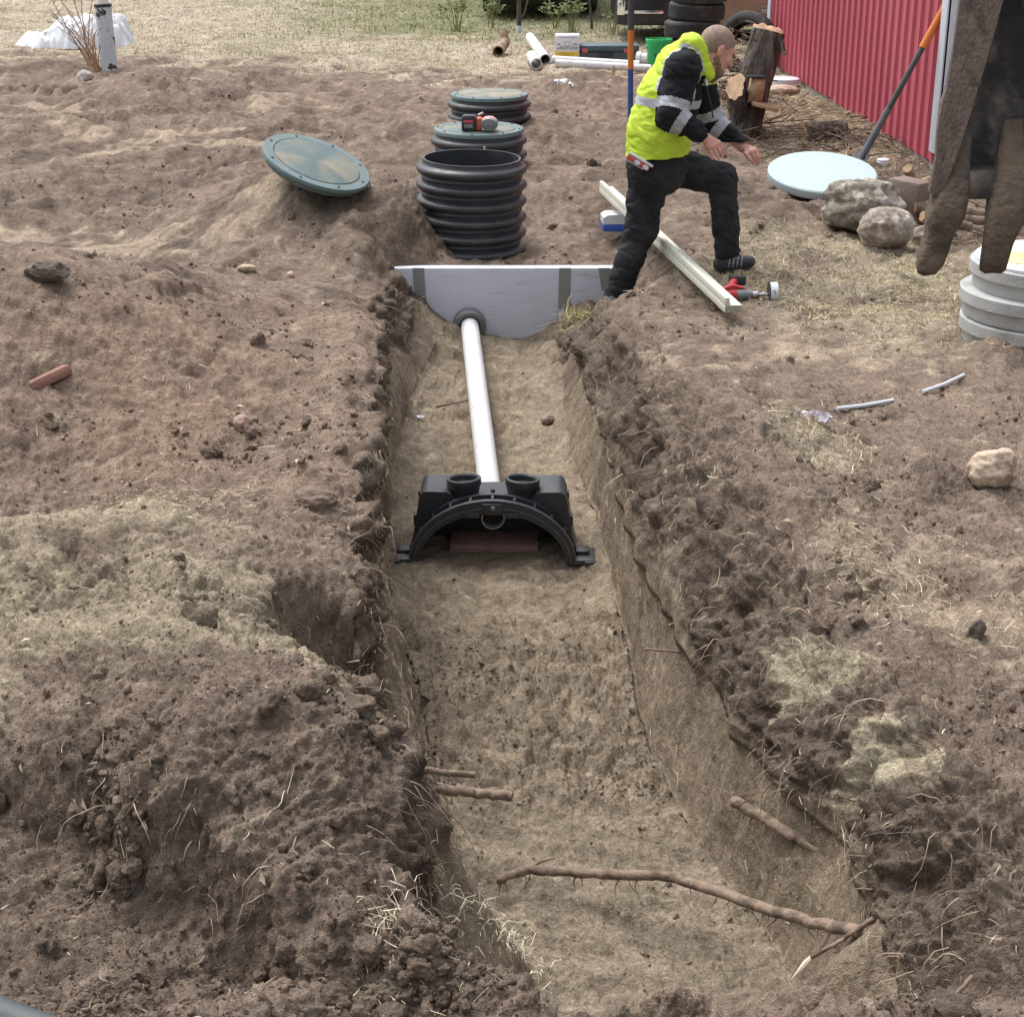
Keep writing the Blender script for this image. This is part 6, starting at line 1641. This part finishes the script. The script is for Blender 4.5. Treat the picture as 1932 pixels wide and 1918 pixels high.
pts, L_ = hanging(((SEG == 6) * np.exp(-dr / .5) * (Y < 9) * .8 + .3 * (SEG == 1) * (Y < 9) + .8 * bl(1480, 1500, .2, .3, -.1) + .8 * bl(1760, 1750, .2, .2, 0)) * nearw, 480, .04, .22, 8)
ribbons('surface_roots', 'pale stringy roots lying over the right bank', 'roots', pts, rng.uniform(.0012, .0030, len(pts)), tint_(len(pts), (.22, .15, .10), (.56, .46, .34)))
# grass
def blades(name, lab, wgt, n, h0, h1, w0, w1, ca, cb, lean=.5, cat='grass'):
    ids = pick(wgt, n); p = PF[ids].copy(); p[:, 2] -= .004
    p[:, :2] += rng.normal(size=(n, 2)) * .02
    h_ = h0 * (h1 / h0) ** rng.random(n); a_ = rng.random(n) * 6.283; ln = rng.random(n) * lean * 2
    d = np.stack([np.cos(a_), np.sin(a_), a_ * 0], 1)
    pts = np.stack([p, p + d * (h_ * ln * .35)[:, None] + np.array([0, 0, 1]) * (h_ * .6)[:, None], p + d * (h_ * ln)[:, None] + np.array([0, 0, 1]) * (h_ * np.clip(1 - .45 * ln, .1, 1))[:, None]], 1)
    return ribbons(name, lab, cat, pts, rng.uniform(w0, w1, n), tint_(n, ca, cb, .2))
far_w = grass * (Y > 14) * 1.0
blades('dry_grass', 'mown dry grass beyond the dug soil', far_w * (1 - .6 * green) * (1 / np.maximum(Y, 10)), 46000, .02, .055, .005, .010, (.36, .28, .16), (.60, .49, .31), .9)
blades('green_grass', 'greener grass around the parked vehicles', (green * (Y > 19) + .0) / np.maximum(Y, 10), 22000, .025, .075, .006, .012, (.14, .17, .065), (.33, .32, .15), .7)
blades('trodden_grass', 'sparse olive grass tufts on the right bank', lawnR + .15 * brush * (Y < 15), 8000, .015, .05, .0025, .005, (.30, .28, .14), (.56, .47, .29), .9)
tc0 = G(1092, 604)
blades('trench_tuft', 'yellowish grass tuft on the trench corner below the tank wall', G2(X, Y, tc0, .09, .05), 260, .05, .13, .003, .005, (.34, .31, .14), (.58, .5, .28), .7)
sew = 0
for (u_, v_, k_) in ((835, 1705, .4), (870, 1722, .5), (905, 1735, .8), (935, 1750, 1.2), (955, 1775, 1.3), (985, 1800, 1.2), (1010, 1825, .9), (1022, 1855, .5), (742, 1690, .6), (770, 1712, .4)): sew = sew + k_ * G2(X, Y, G(u_, v_), .035, .03)
blades('straw_edge', 'bleached straw tufts along the near left trench rim', sew, 380, .015, .05, .0018, .0036, (.66, .58, .42), (.82, .76, .62), 1.0, 'straw')
# brush twigs along the barn
def twigs(name, lab, cen, n, spread, l0, l1, zmax, ca, cb, seed=1):
    r_ = np.random.default_rng(seed)
    c = np.stack([cen[0] + r_.normal(size=n) * spread[0], cen[1] + r_.normal(size=n) * spread[1]], 1)
    z = np.array([gz(a, b) for a, b in c]) + r_.random(n) ** 2 * zmax
    L_ = l0 * (l1 / l0) ** r_.random(n); a_ = r_.random(n) * 6.283
    d = np.stack([np.cos(a_), np.sin(a_), r_.normal(size=n) * .25], 1); e = r_.normal(size=(n, 3)) * .22
    t = np.linspace(-.5, .5, 6)
    pts = np.concatenate([c, z[:, None]], 1)[:, None] + d[:, None] * (L_[:, None] * t[None])[..., None] + e[:, None] * (L_[:, None] * (t[None] ** 2 - .1))[..., None]
    mb = MB()
    for i in range(n): mb.tube(list(pts[i]), list(np.linspace(1, .4, 6) * r_.uniform(.003, .008)), 5, False)
    o = mb.obj(name, M['twig_dark'] if ca == 0 else M['twig'], None, angle=None)
    return tag(o, lab, 'brush', kind='stuff')
bc = P(1520, 290, 0); twigs('brush_twigs', 'dark dead twigs heaped in front of the barn wall', bc, 150, (.42, .38), .2, .75, .10, 0, 0, 3)
bc = P(1500, 225, 0); twigs('brush_litter', 'brown twig litter below the barn wall', bc, 110, (.45, .9), .12, .5, .05, 0, 0, 7)
bc = P(1388, 195, 0); twigs('brush_heap', 'grey tangled twigs heaped left of the cut trunk', bc, 230, (.12, .2), .1, .36, .62, 1, 0, 5)
bc = P(1780, 410, 0); twigs('firewood_twigs', 'loose grey twigs around the firewood', bc, 70, (.25, .2), .15, .5, .12, 1, 0, 9)
# pale leaves
ids = pick((.5 * lawnR + .5 * (SEG == 6) * (Y < 9) + .25 * (SEG == 1) * (Y < 12)) * nearw, 70); n = len(ids)
Rr = rot_rand(n); nn = NF[ids]; d = np.cross(nn, Rr[:, 0]); d /= np.linalg.norm(d, axis=1, keepdims=True); e = np.cross(nn, d); s_ = rng.uniform(.008, .020, n)[:, None]
p = PF[ids] + nn * .008
Vv = np.stack([p - d * s_, p + e * s_ * .45 + nn * s_ * .35, p + d * s_, p - e * s_ * .45 + nn * s_ * .25], 1).reshape(-1, 3)
o = np_mesh('fallen_leaves', Vv, np.arange(n * 4).reshape(-1, 4), M['blade'], col=np.repeat(tint_(n, (.28, .21, .14), (.48, .39, .28)), 4, 0)); tag(o, 'small pale dead leaves scattered over the banks', 'leaves', kind='stuff')
